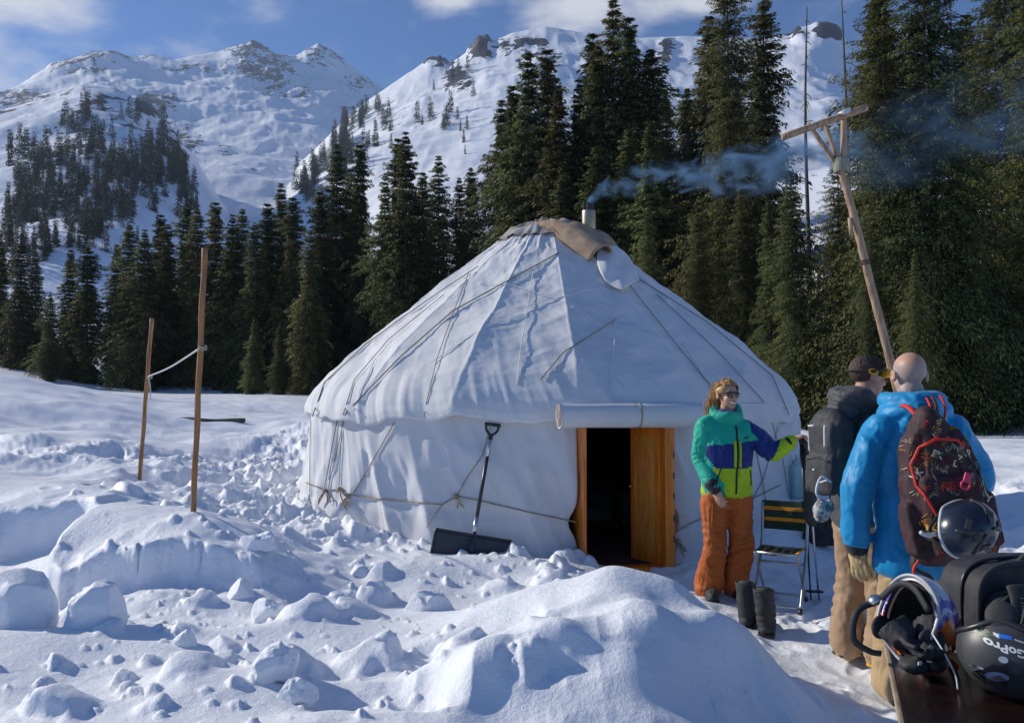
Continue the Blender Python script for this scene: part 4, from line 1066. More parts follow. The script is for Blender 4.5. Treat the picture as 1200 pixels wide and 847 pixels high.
def shade_by(V, F, rules, default=0):
    c = fcent(V, F); idx = np.full(len(F), default)
    for i, fn in rules: idx[fn(c[:,0], c[:,1], c[:,2])] = i
    return idx
def on_face(M, pts): return [(M @ Vector(p))[:] for p in pts]

# ---------- woman with the teal, blue and lime jacket
wz = ground_z(1.64, 6.23)
woman = empty('person', (1.64, 6.23, 0.0), 0, 'smiling person in sunglasses wearing a teal, blue and lime jacket with orange trousers', 'person')
hp, HM = head_parts((.040, -.01, 1.560), 20, -2, 3, .98)
shR, elR, wrR = (-.115, .0, 1.325), (-.160, .03, 1.07), (-.085, -.13, .845)
shL, elL, wrL = (.195, .0, 1.325), (.365, -.06, 1.125), (.535, -.04, 1.215)
hipz = .80
bp_ = hp + [limb([(.035, .015, 1.34), (.037, .0, 1.47)], [.058, .052]), loft([(.035, 0, .78, .14, .10), (.035, 0, 1.0, .13, .09), (.035, 0, 1.2, .15, .10), (.035, 0, 1.34, .10, .07)]),
            limb([shR, elR, wrR], [.05, .04, .030]), limb([shL, elL, wrL], [.05, .04, .030]),
            limb([(-.05, 0, .84), (-.055, -.02, .42), (-.095, .02, .07)], [.085, .06, .045]), limb([(.12, 0, .84), (.14, -.01, .42), (.095, .05, .07)], [.085, .06, .045])]
bp_ += hand_parts(aim(wrR, (.30, -.25, -.85), (.6, .6, 0)), (22, 26, 30, 34), 30, 1)
bp_ += hand_parts(aim(wrL, (.80, -.05, .42), (.25, .05, -.95)), (62, 64, 64, 66), 55, -1)
skin_mesh(bp_, woman)
# jacket
jk = [loft([(.035, 0, .775, .175, .125), (.035, 0, .80, .200, .150), (.035, 0, .95, .190, .145), (.035, .005, 1.15, .205, .150), (.035, .01, 1.28, .195, .130), (.035, .015, 1.37, .12, .10), (.037, .015, 1.43, .085, .085)], 28),
      limb([shR, (-.155, .02, 1.16), elR, (-.135, -.05, .955), (-.10, -.12, .865)], [.086, .076, .070, .062, .054]),
      limb([(.16, 0, 1.30), (.27, -.02, 1.235), elL, (.45, -.055, 1.16), (.515, -.045, 1.205)], [.092, .082, .070, .062, .052])]
tor = [(.037 + .095 * math.cos(a), .015 + .095 * math.sin(a), 1.425 + .028 * math.sin(a) + .012 * math.sin(3 * a)) for a in np.linspace(0, 2 * math.pi, 29)[:-1]]
jk += [tube(tor, [.040 + .020 * max(0, math.sin(a)) for a in np.linspace(0, 2 * math.pi, 29)[:-1]], 10, closed=True), ball((.03, .12, 1.37), (.12, .06, .085), 12)]
V, F = meld(jk, .0085, 4)
V, F = creases(V, F, .010, 8.5, 300, [(elR, .10, (.1, -.3, -1), .008, .035), (elL, .10, (1, 0, .3), .008, .035), ((.03, -.1, .86), .2, (.4, 0, 1), .004, .06), ((-.10, 0, 1.28), .09, (1, 0, -.7), .006, .04), ((.18, 0, 1.28), .09, (1, 0, .7), .006, .04)])
def zone(x, y, z):
    arm_l = (x > .215 + (z - 1.2) * .25) & (z > 1.0); arm_r = (x < -.135 + (1.1 - z) * .10 * (z < 1.1)) | ((x < -.05) & (y < -.085) & (z < .98) & (z > .80) & (x < -.02 - (.98 - z) * .0) & (y < -.10 + (x + .16) * .0) & (x + y < -.20))
    return arm_l, arm_r
c = fcent(V, F); x, y, z = c.T; al, ar = zone(x, y, z)
# which sleeve or trunk a face belongs to: nearest bone
def seg_d(p, a, b):
    a, b = np.array(a), np.array(b); t = np.clip(((p - a) @ (b - a)) / ((b - a) @ (b - a)), 0, 1); return np.linalg.norm(p - (a + t[:, None] * (b - a)), axis=1), t
dr = np.minimum(seg_d(c, (-.155, .02, 1.2), elR)[0], seg_d(c, elR, wrR)[0]) - .085; dl = np.minimum(seg_d(c, (.27, -.02, 1.235), elL)[0], seg_d(c, elL, wrL)[0]) - .085
tl = np.where(x > .36, 2, 1)
idx = np.where(z > 1.195 + .10 * (x - .03) , 0, np.where(z > 1.005 + .05 * np.abs(x - .05), 1, 2))
idx = np.where((dr < .01) & (x < -.10) | ((seg_d(c, (-.17, -.03, .98), wrR)[0] < .08) & (x < -.02) & (y < -.03) & (z < 1.0) & (seg_d(c, (-.17, -.03, .98), wrR)[0] < np.abs(y + .14) + .075)), 0, idx)
larm = (x > .205 + .1 * (1.25 - z)) & (z > 1.03)
idx = np.where(larm, np.where(x - .5 * (z - 1.17) > .405, 2, np.where(x + .9 * (z - 1.2) > .275, 1, idx)), idx)
jacket = link('jacket', V, F, [TEAL, NAVY, LIME, BLACK], woman, midx=idx)
from mathutils.bvhtree import BVHTree
JB = BVHTree.FromPolygons([tuple(v) for v in V], F)
def stick(bvh, o, d, off=.002):
    h = bvh.ray_cast(Vector(o), Vector(d).normalized()); return (h[0] - Vector(d).normalized() * off) if h[0] else None
def surf_line(bvh, pts, d, off=.003, sub=12):
    out = []
    for a, b in zip(pts[:-1], pts[1:]):
        for i in range(sub):
            p = Vector(a).lerp(Vector(b), i / sub); h = stick(bvh, p, d, off)
            if h: out.append(h[:])
    return out
link('zip', *tube(surf_line(JB, [(.085, -1, 1.33), (.082, -1, 1.1), (.062, -1, .79)], (0, 1, 0)), .0075, 6), BLACK, jacket)
link('zip_stripe', *join(tube(surf_line(JB, [(.064, -1, 1.215), (.062, -1, 1.0)], (0, 1, 0), -.002), .012, 6), tube(surf_line(JB, [(.104, -1, 1.215), (.100, -1, 1.0)], (0, 1, 0), -.002), .012, 6)), LIME, jacket)
link('pocket_zip', *tube(surf_line(JB, [(-.045, -1, 1.01), (-.105, -1, .845)], (0, 1, 0)), .006, 6), BLACK, jacket)
link('pocket_zip', *tube(surf_line(JB, [(.195, -1, .99), (.20, -1, .86)], (0, 1, 0)), .005, 6), BLACK, jacket)
link('chest_emblem', *tube(surf_line(JB, [(.15, -1, 1.235), (.185, -1, 1.242)], (0, 1, 0)), .005, 6), BLACK, jacket)
link('cuff', *limb([(-.110, -.11, .888), (-.092, -.128, .856)], [.058, .050]), BLACK, jacket)
link('cuff', *limb([(.495, -.050, 1.195), (.528, -.042, 1.212)], [.052, .044]), BLACK, jacket)
# collar lining at the throat
link('neck_gaiter', *tube([(.04 + .066 * math.cos(a), -.01 + .07 * math.sin(a), 1.425 + .01 * math.sin(2 * a)) for a in np.linspace(0, 2 * math.pi, 25)[:-1]], .026, 8, closed=True), NAVY, woman)
# trousers
pt = [loft([(.035, 0, .70, .175, .125), (.035, 0, .80, .180, .13), (.035, 0, .90, .165, .12)], 24),
      limb([(-.055, 0, .78), (-.065, -.01, .6), (-.075, -.02, .42), (-.095, .0, .24), (-.11, .015, .075)], [.116, .102, .088, .098, .110]),
      limb([(.125, 0, .78), (.135, .0, .6), (.145, -.01, .42), (.125, .03, .24), (.10, .045, .075)], [.113, .102, .088, .096, .104])]
V, F = meld(pt, .0085, 4)
V, F = creases(V, F, .016, 7.5, 320, [((-.07, -.06, .42), .16, (.3, 0, 1), .013, .06), ((.13, -.06, .42), .16, (-.3, 0, 1), .013, .06), ((-.095, 0, .15), .14, (.25, 0, 1), .012, .06), ((.08, 0, .15), .14, (-.25, 0, 1), .012, .06), ((.03, -.1, .72), .12, (.7, 0, 1), .006, .05)])
trs = link('trousers', V, F, ORANGE, woman)
TB = BVHTree.FromPolygons([tuple(v) for v in V], F)
link('leg_pocket', *tube(surf_line(TB, [(-.165, -.5, .68), (-.13, -.5, .67), (-.11, -.5, .66)], (.15, 1, 0), .0), .007, 6), ORANGE, trs)
link('leg_pocket', *tube(surf_line(TB, [(-.15, -.5, .735), (-.155, -.5, .60), (-.12, -.5, .57)], (.12, 1, 0), .0), .006, 6), ORANGE, trs)
def boot(c, yaw, m, L=.29, h=.12, wid=.052):
    return xf(meld([ball((0, -.06, .045), (wid, .135, .048), 12), ball((0, .04, .06), (wid * .95, .075, .06), 12), tube([(0, .04, .05), (0, .045, h)], [.055, .055], 14), box((0, -.045, .012), (wid * 1.9, L * .98, .024), .01)], .007, 4), T(*c) @ R('Z', yaw))
link('boot', *boot((-.10, -.01, .0), -8, BLACK), BLACK, woman); link('boot', *boot((.10, .02, .0), 18, BLACK), BLACK, woman)
# hair: a close cap and many curls gathered behind
hr = []
capv = ball((0, .016, .040), (.083, .100, .088), 26)
V, F = capv; V = np.array(V)
keep = [f for f in F if not (np.mean(V[list(f), 1]) < -.045 and np.mean(V[list(f), 2]) < .085) and np.mean(V[list(f), 2]) > -.055 - .0 and not (np.mean(V[list(f), 1]) < -.012 and np.mean(V[list(f), 2]) < .02)]
V = V * (1 + .035 * ridged(V[:,0]*30, V[:,1]*12, V[:,2]*30, seed=330, oct=2)[:, None])
hr.append((V, keep)); r = random.Random(8)
for k in range(320):
    a = r.uniform(-1.3, 1.2); st = Vector((.078 * math.sin(a), .05 + .03 * math.cos(a) + r.uniform(-.08, .03), .05 + r.uniform(-.04, .07)))
    end = Vector((r.gauss(-.075, .03), .090 + r.gauss(0, .025), -.10 - r.random() * .17)); P = []
    f1, f2 = r.uniform(0, 6), r.uniform(14, 26)
    for i in range(15):
        t = i / 14; p = st.lerp(end, t) + Vector((0, .04, .02)) * math.sin(math.pi * t)
        p += Vector((math.sin(f1 + f2 * t), math.cos(f1 + f2 * t * .8), 0)) * .006; P.append(p[:])
    hr.append(tube(P, list(np.linspace(.0030, .0016, 15)), 5))
for k in range(26):                             # flyaway curls over the top and temples
    a = r.uniform(-2.2, 2.2); z0 = r.uniform(.02, .12); P = []
    for i in range(9):
        t = i / 8; rr_ = .088 + .004 * math.sin(t * 9 + k); el = z0 + .03 - .03 * t
        w = math.sqrt(max(.05, 1 - ((el - .04) / .09) ** 2)) if abs(el - .04) < .09 else .25
        P.append((rr_ * w * math.sin(a + t * .5), .016 + rr_ * 1.15 * w * math.cos(a + t * .5), el + .008 * math.sin(t * 11 + k)))
    hr.append(tube(P, .005, 5))
link('hair', *xf(join(*hr), HM), HAIR_B, woman)
# sunglasses, smile
gl = []
for s in (-1, 1):
    V, F = ball((s * .032, -.078, .006), (.029, .012, .023), 14); gl.append(xf((V, F), Matrix.Identity(4)))
sg = link('sunglasses', *xf(join(*gl), HM), GLASS_DARK, woman)
fr = [tube([(-.066, -.070, .020), (-.035, -.091, .026), (0, -.094, .022), (.035, -.091, .026), (.066, -.070, .020)], .005, 6)]
for s in (-1, 1): fr.append(tube([(s * .064, -.070, .018), (s * .079, -.02, .016), (s * .084, .02, .008)], .0045, 6))
link('frame', *xf(join(*fr), HM), PLASTIC, sg)
link('teeth', *xf(tube([(-.022, -.086, -.054), (-.010, -.0965, -.059), (.010, -.0965, -.059), (.022, -.086, -.054)], [.003, .0065, .0065, .003], 8), HM), WHITEISH, woman)
link('lips', *xf(join(tube([(-.026, -.083, -.051), (-.010, -.0955, -.0525), (.010, -.0955, -.0525), (.026, -.083, -.051)], [.002, .0035, .0035, .002], 6), tube([(-.025, -.083, -.053), (-.010, -.094, -.068), (.010, -.094, -.068), (.025, -.083, -.053)], [.002, .004, .004, .002], 6)), HM), LIP, woman)

# ---------- man in the charcoal jacket, seen from behind his left... facing right and away
gx, gy = 2.11, 4.82
man_g = empty('person', (gx, gy, 0.0), 0, 'person in charcoal jacket and khaki trousers with goggles strapped on short dark hair', 'person')
yw = math.radians(112)
def gy_(x, y, z): return (x * math.cos(yw) - y * math.sin(yw), x * math.sin(yw) + y * math.cos(yw), z)       # own frame: faces -y
hp, HMg = head_parts(gy_(0, -.060, 1.690), 98, 6, 0, 1.04)
shl, ell, wrl = gy_(.21, 0, 1.42), gy_(.27, -.04, 1.14), gy_(.17, -.25, 1.08)
shr, elr, wrr = gy_(-.21, 0, 1.42), gy_(-.27, -.04, 1.14), gy_(-.15, -.26, 1.08)
bp_ = hp + [limb([gy_(0, .01, 1.44), gy_(0, -.03, 1.62)], [.066, .060]), loft([gy_(0, 0, .84) + (.15, .11), gy_(0, 0, 1.1) + (.15, .11), gy_(0, 0, 1.3) + (.18, .12), gy_(0, 0, 1.45) + (.10, .08)], yaw=yw),
     limb([shl, ell, wrl], [.055, .045, .034]), limb([shr, elr, wrr], [.055, .045, .034]),
     limb([gy_(.09, 0, .90), gy_(.10, -.02, .47), gy_(.10, .03, .08)], [.09, .065, .05]), limb([gy_(-.09, 0, .90), gy_(-.11, -.03, .47), gy_(-.12, -.02, .08)], [.09, .065, .05])]
bp_ += hand_parts(aim(wrl, Vector(gy_(-.35, -.8, .1)), gy_(-1, 0, 0)), (50, 52, 54, 56), 40, -1) + hand_parts(aim(wrr, Vector(gy_(.35, -.8, .1)), gy_(1, 0, 0)), (50, 52, 54, 56), 40, 1)
skin_mesh(bp_, man_g)
jk = [loft([gy_(0, 0, .78) + (.17, .13), gy_(0, 0, .82) + (.20, .15), gy_(0, 0, 1.0) + (.195, .15), gy_(0, 0, 1.25) + (.225, .16), gy_(0, .01, 1.40) + (.20, .135), gy_(0, .01, 1.49) + (.12, .11), gy_(0, 0, 1.56) + (.09, .09)], 28, yw),
      limb([shl, ell, gy_(.22, -.16, 1.10), wrl], [.098, .084, .072, .06]), limb([shr, elr, gy_(-.22, -.16, 1.10), wrr], [.098, .084, .072, .06])]
ring = [gy_(.115 * math.cos(a), .015 + .125 * math.sin(a), 1.545 + .035 * math.sin(a) + .014 * math.sin(3 * a)) for a in np.linspace(0, 2 * math.pi, 29)[:-1]]
jk += [tube(ring, [.040 + .028 * max(0, math.sin(a)) for a in np.linspace(0, 2 * math.pi, 29)[:-1]], 10, closed=True), ball(gy_(0, .14, 1.50), (.09, .11, .10), 12)]
V, F = meld(jk, .009, 4)
V, F = creases(V, F, .010, 8, 340, [(ell, .12, (0, 0, 1), .010, .045), (elr, .12, (0, 0, 1), .010, .045), (gy_(0, .14, 1.52), .14, (.5, 0, 1), .010, .045)])
jg = link('jacket', V, F, GREY, man_g)
pt = [loft([gy_(0, 0, .76) + (.165, .13), gy_(0, 0, .86) + (.18, .14), gy_(0, 0, .96) + (.16, .12)], 24, yw),
      limb([gy_(.085, 0, .84), gy_(.10, -.01, .65), gy_(.105, -.02, .46), gy_(.10, .01, .27), gy_(.10, .02, .09)], [.122, .106, .094, .10, .110]),
      limb([gy_(-.085, 0, .84), gy_(-.10, -.02, .65), gy_(-.115, -.04, .46), gy_(-.12, -.03, .27), gy_(-.125, -.02, .09)], [.122, .106, .094, .10, .110])]
V, F = meld(pt, .009, 4)
V, F = creases(V, F, .014, 7, 350, [(gy_(.1, 0, .46), .18, (.2, 0, 1), .012, .065), (gy_(-.11, 0, .46), .18, (-.2, 0, 1), .012, .065), (gy_(.1, 0, .15), .14, (.2, .1, 1), .011, .055), (gy_(-.12, 0, .15), .14, (-.2, .1, 1), .011, .055)])
link('trousers', V, F, KHAKI, man_g)
BOOT_Y = mat('yellow_black_boot', lin(214, 160, 20), (.03, .03, .03), scale=9, rough=.6, contrast=(.45, .55))
link('boot', *boot(gy_(.105, .0, 0), 108, None, .31), BOOT_Y, man_g); link('boot', *boot(gy_(-.125, -.03, 0), 116, None, .31), BOOT_Y, man_g)
V, F = ball((0, .018, .040), (.080, .099, .086), 26); V = np.array(V)
keep = [f for f in F if (lambda m: not (m[1] < -.055 and m[2] < .09) and m[2] > -.03 + (-.03 if m[1] > .03 else .02) and not (m[1] < .02 and m[2] < .005))(V[list(f)].mean(0))]
V = V * (1 + .012 * fbm(V[:,0]*40, V[:,1]*40, V[:,2]*40, seed=360, oct=2)[:, None])
hr = [(V, keep)]; r = random.Random(3)
for k in range(420):
    a = r.uniform(0, 6.28); b = r.uniform(.15, 1.45); p = Vector((.080 * math.sin(b) * math.sin(a), .018 + .099 * math.sin(b) * math.cos(a), .040 + .086 * math.cos(b)))
    if p.y < -.06 and p.z < .09 or p.z < .02: continue
    q = p + (p - Vector((0, .018, .04))).normalized() * .005 + Vector((0, -.014, .002)); hr.append(tube([p[:], q[:]], [.004, .0015], 4))
link('hair', *xf(join(*hr), HMg), HAIR_D, man_g)
# goggles worn round the head: strap, yellow frame, oval buckle mark
P = [(.0875 * math.sin(a), .012 + .103 * math.cos(a), .040 - .012 * math.cos(a)) for a in np.linspace(0, 2 * math.pi, 49)[:-1]]
gg = link('goggles', *xf(tube(P, .019, 8, closed=True, flat=.30, upv=None), HMg), BLACK, man_g)
V, F = tube([(.0875 * 1.06 * math.sin(a), .012 + .103 * 1.05 * math.cos(a), .040 - .012 * math.cos(a)) for a in np.linspace(0, 2 * math.pi, 49)[:-1]], .018, 8, closed=True, flat=1)
bpv = []
for s in (-1, 1):
    bpv.append(tube([(s * .094 , .030 + .026 * math.cos(a), .030 + .012 * math.sin(a)) for a in np.linspace(0, 2 * math.pi, 25)[:-1]], .0055, 6, closed=True))
for q in bpv: link('oval_mark', *xf(q, HMg), YELLOW, gg)
link('frame', *xf(meld([tube([(.082 * math.sin(a), -.030 - .082 * math.cos(a), .034) for a in np.linspace(-1.15, 1.15, 17)], .034, 10, flat=.4), tube([(.07 * math.sin(a), -.02 - .08 * math.cos(a), .034) for a in np.linspace(-1.15, 1.15, 17)], .03, 10)], .006, 3), HMg), YELLOW, gg)
link('lens', *xf(tube([(.090 * math.sin(a), -.034 - .090 * math.cos(a), .034) for a in np.linspace(-.95, .95, 17)], .027, 10, flat=.3), HMg), GLASS_DARK, gg)

# ---------- bald man in the bright blue jacket, back turned
bx, by = 2.12, 4.20
man_b = empty('person', (bx, by, 0.0), 0, 'bald person in bright blue jacket seen from behind with tan leather glove', 'person')
hp, HMb = head_parts((.012, .075, 1.695), 176, 10, 0, 1.06)
L1, L2, L3 = (-.20, .02, 1.40), (-.305, .0, 1.09), (-.285, .06, .80)
Q1, Q2, Q3 = (.235, .02, 1.40), (.365, .04, 1.13), (.22, .30, 1.10)
def stub(V):
    M = HMb.inverted(); M = np.array(M); q = V @ M[:3, :3].T + M[:3, 3]
    return .85 * sstep(.075, .035, q[:, 2] + .02 * fbm(V[:,0]*40, V[:,1]*40, V[:,2]*40, seed=3, oct=2)) * sstep(-.05, .0, q[:, 1]) * sstep(-.11, -.08, q[:, 2]) * (np.abs(q[:, 0]) < .082)
bp_ = hp + [limb([(.01, .03, 1.42), (.012, .06, 1.62)], [.07, .064]), loft([(0, .02, .80, .16, .11), (0, .02, 1.1, .15, .11), (0, .02, 1.3, .19, .12), (0, .03, 1.45, .11, .08)]),
     limb([L1, L2, L3], [.058, .048, .036]), limb([Q1, Q2, Q3], [.058, .048, .036]),
     limb([(-.09, .02, .86), (-.11, 0, .46), (-.12, .02, .08)], [.09, .066, .05]), limb([(.09, .02, .86), (.11, 0, .46), (.12, .02, .08)], [.09, .066, .05])]
bp_ += hand_parts(aim(L3, (.10, .10, -1), (.9, .5, 0)), (14, 16, 18, 20), 22, 1) + hand_parts(aim(Q3, (-.5, .9, 0), (-.5, 0, -.8)), (50, 50, 50, 50), 40, 1)
skin_mesh(bp_, man_b, stub)
jk = [loft([(0, .02, .655, .19, .14), (0, .02, .69, .212, .16), (0, .02, .90, .205, .15), (0, .02, 1.15, .222, .150), (0, .03, 1.33, .235, .142), (0, .03, 1.43, .20, .13), (.01, .04, 1.50, .13, .11), (.01, .05, 1.55, .10, .10)], 30),
      limb([(-.165, .02, 1.40), (-.24, .01, 1.28), L2, (-.305, .02, .95), (-.285, .055, .83)], [.098, .088, .078, .074, .068]),
      limb([(.19, .02, 1.40), (.285, .02, 1.29), Q2, (.33, .17, 1.11), Q3], [.100, .090, .080, .072, .060])]
ring = [(.01 + .120 * math.cos(a), .05 + .115 * math.sin(a), 1.565 + .0 * math.sin(a)) for a in np.linspace(0, 2 * math.pi, 29)[:-1]]
jk += [tube(ring, .048, 10, closed=True), tube([(.01 + .135 * math.cos(a), .03 + .125 * math.sin(a), 1.500 - .02 * math.sin(a)) for a in np.linspace(0, 2 * math.pi, 29)[:-1]], .046, 10, closed=True), ball((.01, -.065, 1.53), (.125, .05, .085), 14), ball((.01, -.085, 1.455), (.11, .05, .05), 12)]
V, F = meld(jk, .009, 4)
V, F = creases(V, F, .013, 6.0, 370, [(L2, .14, (.2, 0, 1), .011, .055), ((-.31, .04, .87), .11, (.2, 0, 1), .012, .05), (Q2, .13, (.3, 0, 1), .011, .05), ((-.1, -.1, .95), .25, (.9, 0, .35), .005, .09), ((-.05, -.13, 1.5), .13, (.25, 0, 1), .010, .05), ((.2, -.05, 1.36), .12, (.8, 0, 1), .006, .05), ((-.18, -.1, 1.32), .14, (.8, 0, -.9), .005, .06)])
jb = link('jacket', V, F, BLUE, man_b)
BB = BVHTree.FromPolygons([tuple(v) for v in V], F)
link('seam', *tube(surf_line(BB, [(-.20, -1, 1.36), (-.195, -1, 1.1), (-.18, -1, .9), (-.17, -1, .72)], (0, 1, 0), -.001), .003, 5), BLUE, jb)
link('cuff', *limb([(-.284, .058, .825), (-.282, .062, .785)], [.064, .058]), BLACK, jb)
pt = [loft([(0, .02, .60, .165, .125), (0, .02, .70, .17, .13), (0, .02, .90, .15, .11)], 24), limb([(-.085, .02, .72), (-.105, .01, .46), (-.12, .02, .09)], [.105, .10, .112]), limb([(.085, .02, .72), (.105, .01, .46), (.12, .02, .09)], [.105, .10, .112])]
V, F = meld(pt, .010, 4); V, F = creases(V, F, .013, 7, 380)
KHAKI2 = fabric('pale_khaki', lin(188, 160, 116)); link('trousers', V, F, KHAKI2, man_b)
link('boot', *boot((-.12, .02, 0), 176, None, .31), BLACK, man_b); link('boot', *boot((.12, .02, 0), 186, None, .31), BLACK, man_b)
V, F = meld(hand_parts(aim((-.278, .066, .775), (.10, .06, -1), (.8, .6, 0)), (14, 16, 18, 20), 24, 1, 1.18, 1.32) + [tube([(-.278, .066, .80), (-.275, .068, .74)], [.050, .048], 14)], .0055, 3)
V, F = creases(V, F, .003, 30, 390)
link('glove', V, F, LEATHER, man_b)
# ------------------------------------------------------------------ things round the yurt
ALU = mat('brushed_aluminium', (.62, .64, .66), (.50, .52, .54), scale=30, rough=.3, metal=1, stretch=(1, 1, .1))
STEEL_T = mat('grey_tube', (.50, .51, .50), (.40, .40, .38), scale=30, rough=.35, metal=.9)
NAVYP = mat('dark_blue_plastic', (.018, .024, .042), (.03, .036, .055), scale=14, rough=.45)
WOOD_RAW = mat('peeled_pole', lin(176, 128, 84), lin(128, 88, 56), scale=5, rough=.75, bump=.35, bscale=24, stretch=(7, 7, .7))
WOOD_PALE = mat('weathered_pole', lin(182, 156, 130), lin(136, 108, 84), scale=5, rough=.8, bump=.5, bscale=20, stretch=(6, 6, .8))
GREEN_C = mat('dark_green_canvas', lin(30, 58, 44), lin(22, 44, 34), scale=12, rough=.8); STRIPE = mat('orange_stripe', lin(222, 150, 30), lin(200, 128, 22), scale=12, rough=.75)
RUBBER = mat('black_felt_boot', (.022, .023, .026), (.04, .04, .043), scale=16, rough=.75, bump=.4, bscale=60)
CLOTH_K = mat('black_cordura', (.020, .021, .024), (.034, .035, .038), scale=30, rough=.7, bump=.45, bscale=420, bdist=.002)
CLOTH_G = mat('charcoal_pack', (.024, .025, .028), (.038, .039, .043), scale=20, rough=.7, bump=.4, bscale=320, bdist=.002)
GLOSS_K = mat('gloss_black_shell', (.012, .013, .017), (.02, .022, .027), scale=3, rough=.16, coat=.4)
SATIN_K = mat('satin_black_shell', (.030, .031, .034), (.055, .056, .06), scale=9, rough=.42)
WHITE_P = mat('white_print', (.72, .73, .74), (.66, .67, .68), rough=.5)
PALE = mat('pale_reflective', (.55, .58, .6), (.48, .5, .52), rough=.4)
RED_P = mat('red_piping', lin(214, 50, 36), lin(190, 36, 28), rough=.6); PINK = mat('pink_buckle', lin(226, 60, 110), lin(200, 44, 92), rough=.4)

# snow shovel against the canvas
top, bot = ysurf(577, 500, .05) + YC, at(553, 641, 6.86)
ax = (top - bot).normalized(); L = (top - bot).length
zax = ax; xax = Vector((1, -.02, 0)); xax = (xax - zax * xax.dot(zax)).normalized(); yax = zax.cross(xax)
SM = Matrix((xax, yax, zax)).transposed().to_4x4(); SM.translation = bot
sh = empty('snow_shovel', bot, 0, 'snow shovel with dark blade and D grip leaning on the canvas wall', 'shovel')
sh.matrix_world = SM
bw, bh = .335, .30
V, F = [], []
nx, nz = 36, 14
for k in range(nz):
    for i in range(nx):
        x = (i / (nx - 1) - .5) * 2; w = k / (nz - 1)
        d = -.055 * (1 - w) ** 2 * 0 + .05 * (x ** 2) * -1 * .5 - .035 * math.sin(w * 1.4)
        rib = .010 * math.exp(-((abs(x) - .36) / .035) ** 2) + .006 * math.exp(-((abs(x) - .0) / .05) ** 2)
        V.append((x * bw * (1 - .03 * w), d - rib, -.20 + bh * w))
F = [(k*nx+i, k*nx+i+1, (k+1)*nx+i+1, (k+1)*nx+i) for k in range(nz-1) for i in range(nx-1)]
bl = solid(link('blade', V, F, NAVYP, sh), .007)
e = [V[i] for i in range(nx)]; rim = [V[k*nx] for k in range(nz)] + [V[(nz-1)*nx+i] for i in range(nx)] + [V[k*nx+nx-1] for k in range(nz-1, -1, -1)]
link('rim', *tube([(p[0], p[1] - .003, p[2]) for p in rim], .011, 8), PLASTIC, bl)
link('blade_edge', *tube([(p[0], p[1] - .003, p[2] - .004) for p in e], .009, 6), ALU, bl)
link('socket', *join(tube([(0, -.045, -.10), (0, -.03, .06), (0, -.015, .16)], [.014, .020, .019], 12), box((0, -.045, .0), (.06, .02, .10), .008)), NAVYP, bl)
link('shaft', *tube([(0, -.018, .14), (0, 0, L - .12)], .0165, 14), PLASTIC, sh)
link('collar', *tube([(0, -.020, .10), (0, -.015, .26)], .0195, 14), ALU, sh); link('collar', *tube([(0, -.003, L - .27), (0, 0, L - .10)], .0185, 14), ALU, sh)
g = L - .10
link('grip', *meld([tube([(0, 0, g - .02), (0, 0, g + .03)], [.020, .021], 12), tube(spline([(0, 0, g + .02), (-.045, 0, g + .06), (-.058, 0, g + .115)], 10), .012, 8), tube(spline([(0, 0, g + .02), (.045, 0, g + .06), (.058, 0, g + .115)], 10), .012, 8),
                    tube([(-.062, 0, g + .12), (.062, 0, g + .12)], .0155, 12), ball((-.06, 0, g + .12), .016, 8), ball((.06, 0, g + .12), .016, 8)], .004, 2), PLASTIC, sh)

# two thin posts and the line between them
def post(px, py, ty, Y, wd, label):
    b = at(px, py, Y); t = at(*ty, Y); b.z = ground_z(b.x, b.y) - .25
    o = empty('wooden_post', b, 0, label, 'post')
    d = t - b; n = 26; r = random.Random(px); P = [(d * (i / n) + Vector((.0022 * math.sin(i * .9 + px), .002 * math.cos(i * .7), 0)))[:] for i in range(n + 1)]
    link('shaft', *tube(P, [wd * (1.0 + .06 * math.sin(i * 1.3)) for i in range(n + 1)], 8), WOOD_RAW, o)
    k = d.z
    return b, t
b1, t1 = post(225, 602, (240, 291), 6.0, .0225, 'taller nearer wooden post standing upright in the snow bank')
b2, t2 = post(162, 557, (178, 373), 9.0, .023, 'shorter farther wooden post leaning slightly in the snow')
p1, p2 = b1.lerp(t1, .645), b2.lerp(t2, .70); p1 = at(236, 407, 5.97); p2 = at(174, 441, 8.97)
mid = (p1 + p2) / 2 + Vector((0, 0, -.025))
ln = tag(empty('washing_line', p1), 'pale cord tied between the two thin wooden posts', 'rope')
V, F = tube(spline([(0, 0, 0), (mid - p1)[:], (p2 - p1)[:]], 24), .008, 6); link('cord', V, F, PALE, ln)
def wrap(c, rad, m, par, n=3):
    ps = [tube([(c[0] + rad * math.cos(a), c[1] + rad * math.sin(a), c[2] + .012 * i + .006 * math.sin(a)) for a in np.linspace(0, 6.283, 15)[:-1]], .007, 5, closed=True) for i in range(n)]
    link('knot', *meld(ps, .004, 1), m, par)
wrap((0, .03, -.015), .0255, ROPE_TAN, ln); q = p2 - p1; wrap((q.x, q.y + .03, q.z - .02), .026, ROPE_TAN, ln)
link('cord_end', *tube(spline([q[:], (q + Vector((.03, -.02, -.12)))[:], (q + Vector((.035, -.02, -.26)))[:]], 8), .007, 5), PALE, ln)

